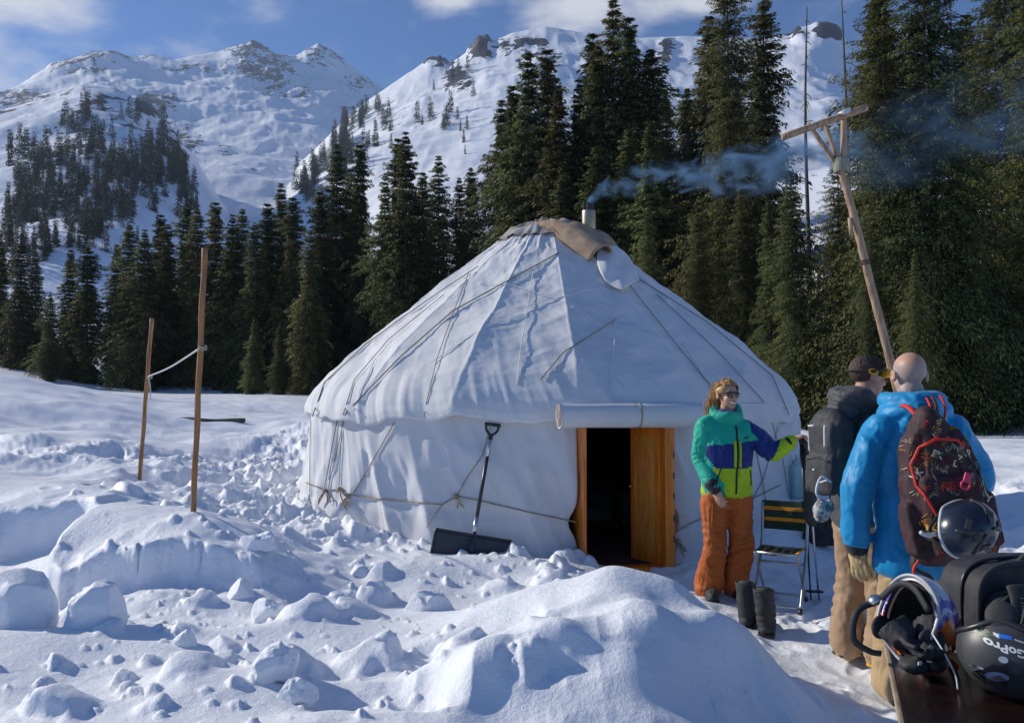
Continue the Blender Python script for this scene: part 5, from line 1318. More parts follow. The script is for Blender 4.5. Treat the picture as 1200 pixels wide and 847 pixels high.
# leaning pole with a forked crosspiece
Yp = 7.6
foot = at(1106, 655, Yp); foot.z = ground_z(foot.x, Yp) - .3
pole = empty('forked_pole', foot, 0, 'tall leaning wooden pole topped by a forked crossbar', 'pole')
def pp(x, y, dy=0): return (at(x, y, Yp + dy) - foot)[:]
shaft = spline([(0, 0, 0), pp(1044, 425), pp(1021, 335), pp(1002, 258), pp(985, 196)], 40)
link('shaft', *tube(shaft, [.042 - .008 * i / 40 + .002 * math.sin(i * 2.1) for i in range(41)], 9), WOOD_PALE, pole)
def beam(a, b, w, name, m, d=.7):
    a, b = Vector(a), Vector(b); n = 8; P = [a.lerp(b, i / n)[:] for i in range(n + 1)]
    return link(name, *tube(P, [w * (1 + .02 * math.sin(i * 2.2 + w * 900)) for i in range(n + 1)], 6), m, pole)
beam(pp(917, 161, -.03), pp(1016, 126, -.03), .034, 'crossbar', WOOD_PALE)
beam(pp(987, 203), pp(947, 145, .03), .024, 'brace', WOOD_PALE); beam(pp(987, 203), pp(965, 140, .04), .021, 'brace', WOOD_PALE); beam(pp(988, 203), pp(989, 130, .03), .028, 'brace', WOOD_PALE)
wp = [tube([(pp(986, 188 + 2.6 * i)[0] + .062 * math.cos(a), pp(986, 188)[1] + .06 * math.sin(a), pp(986, 188 + 2.6 * i)[2] + .006 * math.sin(2 * a + i)) for a in np.linspace(0, 6.283, 17)[:-1]], .013, 6, closed=True) for i in range(6)]
link('lashing', *meld(wp, .006, 1), mat('pale_lashing', lin(150, 152, 132), lin(118, 120, 100), scale=30, rough=.9), pole)
link('lashing', *meld([tube([(pp(989, 131 + 2 * i)[0] + .055 * math.cos(a), pp(989, 131)[1] - .0 + .07 * math.sin(a), pp(989, 131 + 2 * i)[2] + .02 * math.cos(a)) for a in np.linspace(0, 6.283, 17)[:-1]], .010, 6, closed=True) for i in range(3)], .006, 1), PALE, pole)
link('wire_tie', *join(*[tube([(pp(1014, 306 + 3 * i)[0] + .045 * math.cos(a), pp(1014, 306)[1] + .045 * math.sin(a), pp(1014, 306 + 3 * i)[2]) for a in np.linspace(0, 6.283, 13)[:-1]], .006, 5, closed=True) for i in range(2)]), SOOT, pole)
for (x, y) in ((1000, 262), (1019, 309)):            # splice stubs
    s = Vector(pp(x, y)); link('splice', *tube([s + Vector((-.035, -.01, .05)), s + Vector((-.03, -.02, -.12))], [.022, .018], 7), WOOD_PALE, pole)

# folding chair, striped canvas
chx, chy = 2.02, 6.02
ch = empty('folding_chair', (chx, chy, 0.0), math.radians(-28), 'folding camp chair with dark green seat and orange stripes', 'chair')
def csk(pts, n=12): return spline(pts, n)
for s in (-1, 1):
    x = .165 * s
    link('leg', *tube(csk([(x, .20, .73), (x, .17, .52), (x, .10, .36), (x, -.06, .18), (x, -.20, .02)], 16), .0115, 8), STEEL_T, ch)
    link('leg', *tube(csk([(x * .9, -.20, .415), (x * .9, -.19, .395), (x * .9, .0, .20), (x * .9, .19, .02)], 12), .0105, 8), STEEL_T, ch)
    link('foot_cap', *tube([(x, -.19, .035), (x, -.215, .0)], .015, 8), PLASTIC, ch); link('foot_cap', *tube([(x * .9, .18, .032), (x * .9, .20, .0)], .015, 8), PLASTIC, ch)
for (y, z, w) in ((-.185, .035, .165), (.17, .04, .15), (.06, .30, .165), (-.20, .415, .15), (.14, .40, .165)): link('crossbar', *tube([(-w, y, z), (w, y, z)], .009, 8), STEEL_T, ch)
def sling(pts0, w, sag, bands, name, nrm):
    n, m_ = 24, 25; V = []
    for i in range(n):
        u = i / (n - 1) * 2 - 1
        for k in range(m_):
            t = k / (m_ - 1); p = Vector(pts0[0]).lerp(Vector(pts0[1]), t); p = p + Vector((u * w, 0, 0)) + Vector(nrm) * (-sag * (1 - u * u) + .004 * math.sin(5 * u + 9 * t)); V.append(p[:])
    F = [(i*m_+k, i*m_+k+1, (i+1)*m_+k+1, (i+1)*m_+k) for i in range(n-1) for k in range(m_-1)]
    idx = [1 if any(a <= (k + .5) / (m_ - 1) <= b for a, b in bands) else 0 for i in range(n-1) for k in range(m_-1)]
    o = link(name, V, F, [GREEN_C, STRIPE], ch, midx=idx); return solid(o, .005)
sling([(0, .185, .525), (0, .205, .745)], .172, .025, [(.30, .42), (.66, .78)], 'backrest', (0, -1, .1))
V0 = sling([(0, -.205, .425), (0, .14, .41)], .155, .022, [], 'seat', (0, 0, 1))
me = V0.data; 
for p in me.polygons:
    if int((p.center.x + .155) / .031) % 2 == 1 and abs(((p.center.x + .155) / .062) % 1 - .75) < .16: p.material_index = 1
# pair of tall felt boots
def tall_boot(x, y, yaw, lean, label):
    o = empty('boot', (x, y, ground_z(x, y)), yaw, label, 'boot', 'boots standing by the chair')
    V, F = meld([tube(spline([(0, 0, .04), (.004, .01, .15), (lean, .012, .30)], 14), list(np.linspace(.062, .070, 15)), 18), ball((0, -.07, .045), (.052, .11, .048), 12), ball((0, .02, .04), (.056, .06, .045), 12)], .006, 3)
    V, F = creases(V, F, .004, 12, int(x * 100), [((0, 0, .16), .11, (.2, .1, 1), .009, .045)])
    link('shaft', V, F, RUBBER, o)
    link('top_opening', *lathe([(.050, 0), (.050, .004)], 16), SOOT, o).location = (lean, .012, .302)
    link('sole', *box((0, -.045, .008), (.112, .27, .018), .008), PLASTIC, o)
    link('welt', *tube([(.064 * math.cos(a) + lean, .012 + .064 * math.sin(a), .298) for a in np.linspace(0, 6.283, 25)[:-1]], .008, 6, closed=True), CLOTH_G, o)
tall_boot(1.645, 5.60, math.radians(150), .012, 'black winter boot nearer the snow mound, left of its pair')
tall_boot(1.725, 5.44, math.radians(160), .018, 'black winter boot of the pair nearer the chair legs')
# folded poles the hand rests on
tp = at(939, 511, 6.19); ft = Vector((2.34, 6.28, 0.0))
for k, (off, lab) in enumerate((((0, 0), 'black ski pole held by the grip, standing nearer the yurt'), ((.045, -.05), 'black ski pole with pale upper section beside the chair back'))):
    f = ft + Vector((off[0], off[1], 0)); f.z = ground_z(f.x, f.y) - .03; t = tp + Vector((off[0] * .4, off[1] * .6, -.03 * k)); d = t - f
    o = empty('ski_pole', f, 0, lab, 'ski pole', 'ski poles beside the chair')
    link('shaft', *tube([(0, 0, 0), (d * .45)[:], (d * .62)[:], (d * .9)[:]], [.006, .009, .012, .012], 8), PLASTIC if k == 0 else ALU, o)
    link('grip', *tube([(d * q)[:] for q in (.84, .88, .94, .985, 1.0)], [.015, .020, .017, .022, .014], 10), PLASTIC, o)
    link('basket', *xf(lathe([(.010, .0), (.042, .004), (.042, .010), (.012, .016)], 14), T(*(d * .07))), PLASTIC, o)
    st = d * .97; link('strap', *tube(spline([st[:], (st + Vector((-.02, -.04, -.10)))[:], (st + Vector((.0, -.05, -.22)))[:], (st + Vector((.03, -.03, -.12)))[:], (st + Vector((.01, 0, -.02)))[:]], 18), .010, 6, flat=.3), BLACK, o)
# narrow black bag hanging on the chair back, pale jug by the wall, dark bags in the snow
hb = at(950, 590, 6.0)
o = empty('stuff_sack', hb, 0, 'narrow black stuff sack hanging on the corner of the chair back', 'bag')
V, F = meld([tube(spline([(-.01, 0, .20), (.0, 0, .05), (.0, 0, -.08), (.01, 0, -.17)], 12), [.02, .03, .04, .045, .048, .05, .052, .052, .052, .05, .045, .035, .02], 12)], .006, 3); V, F = creases(V, F, .006, 14, 410)
link('bag', V, F, CLOTH_K, o); link('cord', *tube(spline([(0, -.03, .0), (.05, -.06, -.16), (.10, -.05, -.10), (.11, -.03, -.2)], 14), .005, 5), BLACK, o)
jx = at(936, 583, 8.3)
o = empty('water_jug', Vector((jx.x, 8.3, jx.z)), .3, 'pale teal plastic water jug standing by the yurt wall', 'jug')
TEALP = mat('pale_teal_plastic', (.36, .56, .58), (.44, .62, .64), scale=5, rough=.35)
link('bottle', *meld([box((0, 0, .17), (.20, .16, .36), .04, 3), tube([(0, 0, .33), (0, 0, .42)], [.06, .03], 14)], .008, 3), TEALP, o); link('cap', *lathe([(.034, .40), (.034, .445)], 16), WHITE_P, o); link('handle', *tube(spline([(.0, -.03, .40), (.07, -.03, .42), (.09, -.03, .34)], 8), .011, 8), TEALP, o)
def sack(px, py, Y, s, m, label, seed):
    p = at(px, py, Y); z = ground_z(p.x, Y)
    o = empty('bag', (p.x, Y, z), seed * .7, label, 'bag')
    V, F = meld([ball((0, 0, s[2] * .45), (s[0], s[1], s[2] * .5), 12), ball((s[0] * .4, .02, s[2] * .4), (s[0] * .7, s[1] * .8, s[2] * .42), 12), box((0, 0, s[2] * .2), (s[0] * 1.8, s[1] * 1.6, s[2] * .4), .03)], .010, 3)
    V, F = creases(V, F, .018, 8, 420 + seed); V[:, 2] = np.maximum(V[:, 2], .0)
    link('bag', V, F, m, o); link('strap', *tube(spline([(-s[0] * .6, -s[1] * .6, s[2] * .5), (-s[0] * .2, -s[1] * 1.15, s[2] * .95), (s[0] * .3, -s[1] * 1.1, s[2] * .8), (s[0] * .7, -s[1] * .8, s[2] * .3)], 14), .013, 6, flat=.35), BLACK, o)
sack(962, 655, 7.4, (.16, .14, .30), CLOTH_K, 'dark bag lying in the snow behind the chair', 1)
sack(985, 640, 7.9, (.17, .15, .62), CLOTH_G, 'tall charcoal bag standing behind the grey jacketed person', 2)
sack(944, 640, 7.9, (.12, .10, .16), mat('dark_green_cloth', lin(42, 50, 46), rough=.8), 'small dark green bundle on the snow behind the chair seat', 3)
# dark log half in the snow beyond the posts
a, b = at(205, 489, 22), at(288, 491, 22)
o = tag(empty('log', ((a.x + b.x) / 2, 22, ground_z((a.x + b.x) / 2, 22) + .02), -.05), 'dark slim log lying on the snow beyond the wooden posts', 'log')
h = (b.x - a.x) / 2; link('trunk', *tube([(-h + 2 * h * i / 12, .02 * math.sin(i), .02 * math.sin(i * .7)) for i in range(13)], [.09 - .03 * i / 12 for i in range(13)], 8), DEADWOOD, o)

# cut snow blocks and big lumps standing free on the snow
def chunk(px, py, Y, s, seed, label, yaw=0, square=.5):
    p = at(px, py, Y); z = ground_z(p.x, Y)
    V, F = meld([box((0, 0, s[2] * .42), (s[0] * 1.7, s[1] * 1.7, s[2] * 1.0), min(s) * .35, 3), ball((s[0] * .2, 0, s[2] * .5), (s[0] * .95, s[1] * .9, s[2] * .62), 12)] if square > .4 else
                [ball((0, 0, s[2] * .4), s, 14), ball((s[0] * .4, 0, s[2] * .3), (s[0] * .7, s[1] * .8, s[2] * .6), 12)], max(s) * .055, 4)
    N = vnormals(V, F); k = 1 / max(s)
    d = max(s) * (.13 * fbm(V[:,0]*k*1.3, V[:,1]*k*1.3, V[:,2]*k*1.3, seed=seed, oct=3) + .05 * ridged(V[:,0]*k*2.2, V[:,1]*k*2.2, V[:,2]*k*2.2, seed=seed+5, oct=2))
    rr_ = random.Random(seed); V = V + N * d[:, None]; d = d * 0            # broken faces
    for q in range(9):
        nv = np.array([rr_.gauss(0, 1), rr_.gauss(0, 1), rr_.uniform(-.1, 1.0)]); nv /= np.linalg.norm(nv); ctr = np.array([0, 0, s[2] * .45]); p_ = (V - ctr) @ nv; lim_ = p_.max() * rr_.uniform(.66, .88)
        V = V - np.clip(p_ - lim_, 0, None)[:, None] * nv * .92
    o = link('snow_block', V + N * d[:, None], F, SNOW, None, loc=(p.x, Y, z - s[2] * .12)); o.rotation_euler = (0, 0, yaw)
    tag(o, label, 'snow block')
chunk(110, 752, 4.25, (.15, .14, .24), 501, 'tall upright block of cut snow left of centre foreground', .3)
chunk(18, 735, 4.3, (.20, .18, .32), 503, 'broad snow block at the left edge beside the pit', -.2)
chunk(322, 815, 3.45, (.11, .09, .11), 505, 'rounded snow lump in the lower foreground with smaller one before it', .5)
chunk(347, 828, 3.3, (.085, .07, .07), 507, 'low snow lump just in front of the rounded one', 0, .3)
chunk(312, 725, 4.7, (.13, .10, .09), 509, 'smooth dome of snow right of the tall upright block', .2, .3)
chunk(300, 655, 5.6, (.14, .10, .10), 511, 'slab of snow resting on the end of the cut bank', .4)
chunk(283, 685, 5.1, (.09, .08, .08), 513, 'small snow lump in front of the cut bank end', .1, .3)
chunk(400, 715, 4.9, (.11, .09, .07), 515, 'pale snow lump between the bank and the shovel', .8, .3)
chunk(500, 705, 5.2, (.16, .11, .08), 517, 'wide low snow lump left behind the front mound', .2, .3)
chunk(425, 665, 6.0, (.11, .09, .07), 519, 'snow lump midway between the bank and the shovel blade', 1.1)
chunk(218, 748, 4.0, (.06, .05, .05), 521, 'small ball of snow right of the tall upright block foot', 0, .3)

# smoke from the flue
def smoke(name, pts, rads, dens, scale, thr, label, seed):
    me = link(name, *tube(spline(pts, 30), list(np.interp(np.linspace(0, 1, 31), np.linspace(0, 1, len(rads)), rads)), 14), None)
    m = bpy.data.materials.new(name); m.use_nodes = True; nt = m.node_tree; nt.nodes.clear()
    def nn(t, **k):
        n = nt.nodes.new(t)
        for a, b in k.items(): setattr(n, a, b)
        return n
    def mth(op, a, b=None, c=None):
        n = nn('ShaderNodeMath', operation=op)
        for i, v in enumerate((a, b, c)):
            if v is None: continue
            if isinstance(v, (int, float)): n.inputs[i].default_value = v
            else: nt.links.new(v, n.inputs[i])
        return n.outputs[0]
    out = nn('ShaderNodeOutputMaterial'); v = nn('ShaderNodeVolumePrincipled')
    v.inputs['Color'].default_value = (.30, .58, 1.0, 1); v.inputs['Anisotropy'].default_value = .30
    tc = nn('ShaderNodeTexCoord'); sx = nn('ShaderNodeSeparateXYZ'); nt.links.new(tc.outputs['Object'], sx.inputs[0])
    P = np.array(spline(pts, 24)); Rr = np.interp(np.linspace(0, 1, 25), np.linspace(0, 1, len(rads)), rads); x0, x1 = P[0, 0], P[-1, 0]
    t = mth('DIVIDE', mth('SUBTRACT', sx.outputs['X'], float(x0)), float(x1 - x0))
    def curve(vals):
        lo, hi = float(min(vals)) - 1e-3, float(max(vals)) + 1e-3; c = nn('ShaderNodeFloatCurve'); cu = c.mapping.curves[0]
        tt = (P[:, 0] - x0) / (x1 - x0); ks = range(0, 25, 3)
        for q, k in enumerate(ks):
            loc = (float(tt[k]), float((vals[k] - lo) / (hi - lo)))
            if q == 0: cu.points[0].location = loc
            elif k == 24: cu.points[-1].location = loc
            else: cu.points.new(*loc)
        c.mapping.update(); nt.links.new(t, c.inputs['Value']); return mth('MULTIPLY_ADD', c.outputs[0], hi - lo, lo)
    yc, zc, rc = curve(P[:, 1]), curve(P[:, 2]), curve(Rr)
    dy, dz = mth('SUBTRACT', sx.outputs['Y'], yc), mth('SUBTRACT', sx.outputs['Z'], zc)
    d2 = mth('DIVIDE', mth('ADD', mth('MULTIPLY', dy, dy), mth('MULTIPLY', dz, dz)), mth('MULTIPLY', rc, rc))
    mp = nn('ShaderNodeMapping'); mp.inputs['Scale'].default_value = (.7, 1, 1.15); mp.inputs['Location'].default_value = (seed, 0, 0); nt.links.new(tc.outputs['Object'], mp.inputs[0])
    def noi(sc, det, dis):
        n = nn('ShaderNodeTexNoise'); n.inputs['Scale'].default_value = sc; n.inputs['Detail'].default_value = det; n.inputs['Roughness'].default_value = .62; n.inputs['Distortion'].default_value = dis
        nt.links.new(mp.outputs[0], n.inputs['Vector']); return n.outputs['Fac']
    fall = mth('MAXIMUM', mth('SUBTRACT', 1.0, d2), 0.0); f = mth('POWER', fall, 1.3)
    n1 = nn('ShaderNodeMapRange', interpolation_type='SMOOTHSTEP'); n1.inputs['From Min'].default_value = thr; n1.inputs['From Max'].default_value = thr + .26; nt.links.new(noi(scale, 6, .9), n1.inputs['Value'])
    thin = mth('DIVIDE', float(min(rads[1:])), rc)
    den = mth('MULTIPLY', mth('MULTIPLY', f, n1.outputs[0]), mth('MULTIPLY', thin, dens))
    nt.links.new(den, v.inputs['Density']); nt.links.new(v.outputs[0], out.inputs['Volume']); me.data.materials.append(m)
    tag(me, label, 'smoke', kind='stuff')
def ap(x, y, Y): return at(x, y, Y)[:]
smoke('smoke', [ap(690, 238, 10.1), ap(705, 226, 10.1), ap(745, 213, 10.2), ap(800, 207, 10.5), ap(860, 203, 10.9), ap(920, 190, 11.3), ap(1000, 170, 11.9)], [.09, .16, .24, .30, .38, .46, .42], 36.0, 2.6, .49, 'bluish smoke streaming right from the stovepipe', 1)
smoke('smoke', [ap(990, 195, 12), ap(1040, 178, 12.3), ap(1100, 160, 12.6), ap(1160, 135, 13), ap(1260, 110, 13.4)], [.5, .95, 1.05, 1.0, .8], 1.0, 1.3, .50, 'thin smoke dispersing before the right hand trees', 5)
SC.cycles.volume_step_rate = 1.0; SC.cycles.volume_max_steps = 128
# ------------------------------------------------------------------ packs, table, helmets
def text_mesh(txt, size, shear=0, bold=.0):
    cu = bpy.data.curves.new('t', 'FONT'); cu.body = txt; cu.size = size; cu.align_x = 'CENTER'; cu.align_y = 'CENTER'; cu.shear = shear; cu.offset = bold; cu.resolution_u = 3
    o = bpy.data.objects.new('t', cu); COL.objects.link(o)
    dg = bpy.context.evaluated_depsgraph_get(); me = bpy.data.meshes.new_from_object(o.evaluated_get(dg))
    bm = bmesh.new(); bm.from_mesh(me); bmesh.ops.triangulate(bm, faces=bm.faces[:])
    for _ in range(2): bmesh.ops.subdivide_edges(bm, edges=[e for e in bm.edges if e.calc_length() > size * .18], cuts=1)
    bmesh.ops.triangulate(bm, faces=bm.faces[:]); bm.verts.index_update()
    r = ([v.co[:] for v in bm.verts], [tuple(v.index for v in f.verts) for f in bm.faces]); bm.free()
    bpy.data.objects.remove(o); bpy.data.curves.remove(cu); bpy.data.meshes.remove(me); return r
def stuck(bvh, part, M, off=.0015):
    """press a flat piece onto a surface along its own normal"""
    V, F = part; d = -(M.to_3x3() @ Vector((0, 0, 1))); out = []
    for v in V:
        p = M @ Vector((v[0], v[1], 0)); h = bvh.ray_cast(p - d * .25, d, .6)
        q = h[0] if h[0] else p
        out.append((q - d * off)[:])
    return out, F
def bvh_of(V, F): return BVHTree.FromPolygons([tuple(v) for v in np.asarray(V)], F)
def face_frame(c, right, up):
    x = Vector(right).normalized(); y = Vector(up); y = (y - x * y.dot(x)).normalized(); z = x.cross(y)
    m = Matrix((x, y, z)).transposed().to_4x4(); m.translation = Vector(c); return m

# charcoal backpack on the man in the charcoal jacket
gp = Vector((gx, gy, 0)) + Vector(gy_(0, .235, 1.22))
o = empty('backpack', gp, yw, 'charcoal daypack with white zip worn on the charcoal jacketed back', 'backpack')
V, F = meld([box((0, 0, .02), (.28, .14, .42), .055, 3), ball((0, .01, .20), (.13, .075, .09), 12), box((0, .07, -.10), (.23, .08, .24), .035, 3), box((0, .05, .10), (.21, .09, .22), .035, 3)], .008, 4)
V, F = creases(V, F, .006, 9, 430); gb = bvh_of(V, F); bag = link('main_compartment', V, F, CLOTH_G, o)
GF = face_frame((.02, .4, .1), (-1, 0, 0), (0, 0, 1))
def gline(pts, rad, m, name): link(name, *tube(surf_line(gb, pts, (0, -1, 0), .0, 10), rad, 5), m, bag)
gline([(-.045, .5, .19), (-.05, .5, .05)], .007, WHITE_P, 'zip'); gline([(.09, .5, .18), (.035, .5, .185)], .0055, WHITE_P, 'emblem_bar'); gline([(-.02, .5, -.145), (-.09, .5, -.12)], .005, WHITE_P, 'zip'); gline([(.03, .5, -.075), (.015, .5, -.072)], .007, WHITE_P, 'emblem')
gline([(.105, .5, -.02), (0, .5, .0), (-.105, .5, -.02)], .006, CLOTH_K, 'seam')
for s in (-1, 1): link('shoulder_strap', *tube(spline([(s * .09, -.05, .20), (s * .10, -.17, .255), (s * .115, -.30, .20), (s * .13, -.34, .02), (s * .14, -.24, -.14), (s * .12, -.06, -.20)], 24), .026, 8, flat=.35), CLOTH_K, o)
link('top_handle', *tube(spline([(-.03, -.04, .22), (0, -.05, .265), (.03, -.04, .22)], 10), .009, 6), CLOTH_K, o)
# pale mitts and straps hanging under it
V, F = meld([ball((0, 0, 0), (.045, .04, .07), 10), ball((.04, 0, .02), (.03, .03, .045), 10)], .006, 2); V, F = creases(V, F, .008, 20, 440)
o2 = empty('mitten', at(963, 598, 4.55), .2, 'pale grey mitten dangling below the charcoal daypack', 'mitten'); link('shell', V, F, mat('pale_mitten', (.45, .45, .46), (.12, .12, .13), scale=30, rough=.7, contrast=(.45, .55)), o2)
link('loop', *tube(spline([(0, 0, .05), (-.04, -.01, .11), (.0, 0, .19), (.06, .0, .16)], 12), .007, 6), WHITE_P, o2)

# patterned backpack on the blue jacket
bpx = Vector((bx, by, 0)); c0 = at(1104, 572, 3.93)
PRINT = mat('patterned_cloth', (.022, .010, .012), (.055, .019, .022), scale=16, rough=.75, bump=.3, bscale=300, contrast=(.42, .56), bdist=.002)
o = empty('backpack', c0, 0, 'black and maroon backpack with scribbled print and red piping on blue jacket', 'backpack')
o.rotation_euler = (math.radians(-6), math.radians(-9), math.radians(-4))
V, F = meld([box((0, 0, -.03), (.40, .19, .66), .08, 3), ball((-.01, -.01, .27), (.15, .10, .14), 14), box((-.005, -.095, -.12), (.30, .09, .40), .05, 3), box((-.005, -.08, .14), (.24, .08, .24), .04, 3), box((-.19, -.01, -.17), (.08, .14, .26), .03, 3), box((.18, -.01, -.17), (.08, .14, .26), .03, 3)], .008, 5)
t = np.clip((V[:, 2] + .05) / .42, 0, 1); V[:, 0] *= .94 * (1 - .42 * t ** 1.6)
V, F = creases(V, F, .009, 8, 450); pb = bvh_of(V, F); bag = link('main_compartment', V, F, PRINT, o)
link('piping', *tube(surf_line(pb, [(-.10, -.6, -.14), (-.155, -.6, .04), (-.15, -.6, .14), (-.10, -.6, .215), (-.02, -.6, .245), (.07, -.6, .225), (.105, -.6, .19)], (0, 1, 0), .0, 10), .0085, 6), RED_P, bag)
link('piping', *tube(surf_line(pb, [(.11, -.6, .16), (.145, -.6, .05), (.15, -.6, -.1)], (0, 1, 0), .0, 10), .006, 6), CLOTH_K, bag)
link('zip', *tube(surf_line(pb, [(-.07, -.6, .02), (-.075, -.6, .10), (-.04, -.6, .165), (.02, -.6, .17), (.06, -.6, .12), (.075, -.6, .0)], (0, 1, 0), .0, 10), .006, 6), CLOTH_K, bag)
for s, xs in ((-1, -.05), (1, .055)):
    link('shoulder_strap', *tube(spline([(xs * .7, .03, .30), (xs + .01, .02, .375), (xs + .02 + s * .02, .11, .43), (xs + .03 + s * .05, .25, .42)], 18), .034 if s > 0 else .012, 8, flat=.3), PRINT if s > 0 else RED_P, o)
for e_ in (-.034, .034): link('strap_piping', *tube(spline([(.038 + e_, .02, .29), (.065 + e_, .0, .375), (.095 + e_, .09, .445), (.135 + e_, .24, .435)], 18), .006, 6), RED_P, o)
link('top_handle', *tube(spline([(-.07, .02, .30), (-.055, .0, .355), (.0, -.01, .385), (.03, .0, .36)], 14), .011, 6), RED_P, o)
link('lower_strap', *tube(spline([(-.17, .05, -.28), (-.20, .04, -.36), (-.13, .05, -.42), (-.16, .06, -.50), (-.15, .05, -.60)], 18), .022, 6, flat=.25), CLOTH_K, o)
link('strap_piping', *tube(spline([(-.16, -.0, -.30), (-.215, .0, -.36), (-.215, .0, -.40)], 10), .007, 6), RED_P, o)
link('lower_strap', *tube(spline([(-.06, -.02, -.34), (-.02, -.01, -.42), (.03, .0, -.52), (.05, .0, -.62)], 14), .012, 6, flat=.3), CLOTH_K, o)
link('strap_end', *tube([(.05, 0, -.60), (.055, 0, -.70)], .009, 6), WHITE_P, o)
YEL = mat('yellow_print', lin(206, 160, 40), lin(180, 132, 28), rough=.7); CRM = mat('cream_print', lin(214, 206, 176), lin(186, 178, 150), rough=.7); REDP = mat('red_print', lin(190, 40, 44), lin(160, 30, 36), rough=.7)
r = random.Random(14)
def scrib(n, m, cols, name):
    """printed zigzag words, running at a slant over the cloth"""
    ps = []
    for k in range(n):
        x, z = r.uniform(-.18, .17), r.uniform(-.35, .32); a = r.choice((-.6, .3, .8, 1.3)) + r.gauss(0, .12); hh = r.uniform(.009, .018); st = []
        for j in range(r.randint(5, 10)):
            q = j * .0065; o_ = hh * (1 if j % 2 else -1) * r.uniform(.5, 1)
            st.append((x + q * math.cos(a) - o_ * math.sin(a), z + q * math.sin(a) + o_ * math.cos(a)))
        L = [stick(pb, (p[0], -.6, p[1]), (0, 1, 0), .0008) for p in st]; L = [q[:] for q in L if q and q.y < .05]
        if len(L) > 2: ps.append(tube(L, .0021, 4))
    link(name, *join(*ps), m, bag)
scrib(30, YEL, 'y', 'yellow_scribble'); scrib(36, CRM, 'c', 'cream_scribble'); scrib(34, REDP, 'r', 'red_scribble')
for txt, px, pz, sz, m, ang in (('NE', -.03, .015, .05, REDP, 0), ('D', .145, .005, .055, CRM, -8), ('A', .15, -.035, .05, CRM, -20), ('Y', .165, -.072, .048, CRM, -32), ('K', .005, -.075, .06, YEL, 5), ('K', -.13, -.17, .075, YEL, 12), ('X', -.10, -.18, .06, YEL, 10), ('Z', .06, .135, .04, CRM, -30), ('L', .035, .115, .04, CRM, -25), ('R', .12, .15, .05, CRM, -30), ('EK', -.035, .17, .042, CRM, -35), ('VK', -.14, .09, .045, CRM, 40)):
    M = face_frame((px, -.35, pz), (math.cos(math.radians(ang)), 0, math.sin(math.radians(ang))), (-math.sin(math.radians(ang)), 0, math.cos(math.radians(ang))))
    link('lettering', *stuck(pb, text_mesh(txt, sz, 0, .0015), M, .002), m, bag)
link('buckle', *xf(join(box((0, 0, 0), (.034, .012, .05), .005), tube([(.02 * math.cos(a), 0, -.035 + .022 * math.sin(a)) for a in np.linspace(0, 6.283, 13)[:-1]], .005, 5, closed=True)), T(.055, -.165, .045) @ R('Y', 28)), PINK, bag)
link('buckle', *xf(box((0, 0, 0), (.05, .012, .022), .005), T(.055, -.170, -.125) @ R('Y', 12)), PINK, bag)

# ---------- helmets: a shell whose rim dips behind the ears
def dome(rx, ry, rz_, rimf, n=56, m=22, thick=.016):
    """rimf(azimuth) = polar angle of the rim; front is -y, top is +z; returns outer shell closed by an inner skin"""
    V, F = [], []
    for sft, inner_ in ((0, False), (thick, True)):
        for k in range(m + 1):
            for i in range(n):
                a = 2 * math.pi * i / n; b = rimf(a) * (k / m) + 1e-3
                V.append(((rx - sft) * math.sin(b) * math.sin(a), -(ry - sft) * math.sin(b) * math.cos(a), (rz_ - sft) * math.cos(b)))
    o1 = (m + 1) * n
    for base, flip in ((0, 0), (o1, 1)):
        for k in range(m):
            for i in range(n):
                q = (base+k*n+i, base+k*n+(i+1) % n, base+(k+1)*n+(i+1) % n, base+(k+1)*n+i); F.append(q if flip else q[::-1])
    for i in range(n): F.append((m*n+i, m*n+(i+1) % n, o1+m*n+(i+1) % n, o1+m*n+i))
    return np.array(V), F
def rimf(a):         # brow high, ears and nape low
    return 1.52 + .42 * (1 - math.cos(a)) / 2 + .26 * math.exp(-((abs(((a + math.pi) % (2 * math.pi)) - math.pi) - 1.75) / .45) ** 2)
def rim_pts(rx, ry, rz_, k=1.0, d=0): return [((rx+d) * math.sin(rimf(a) * k) * math.sin(a), -(ry+d) * math.sin(rimf(a) * k) * math.cos(a), (rz_+d) * math.cos(rimf(a) * k)) for a in np.linspace(0, 2 * math.pi, 57)[:-1]]
def basis(loc, top, front):
    z = Vector(top).normalized(); y = -Vector(front); y = (y - z * y.dot(z)).normalized(); x = y.cross(z)
    m = Matrix((x, y, z)).transposed().to_4x4(); m.translation = Vector(loc); return m
def shell_curve(rx, ry, rz_, ab, d=.002): return [((rx+d) * math.sin(b) * math.sin(a), -(ry+d) * math.sin(b) * math.cos(a), (rz_+d) * math.cos(b)) for a, b in ab]
def patch(rx, ry, rz_, a0, a1, b0, b1, d=.003, n=14, th=.004):
    V = [((rx+d) * math.sin(b) * math.sin(a), -(ry+d) * math.sin(b) * math.cos(a), (rz_+d) * math.cos(b)) for b in np.linspace(b0, b1, n) for a in np.linspace(a0, a1, n)]
    F = [(i*n+k, (i+1)*n+k, (i+1)*n+k+1, i*n+k+1) for i in range(n-1) for k in range(n-1)]; return V, F

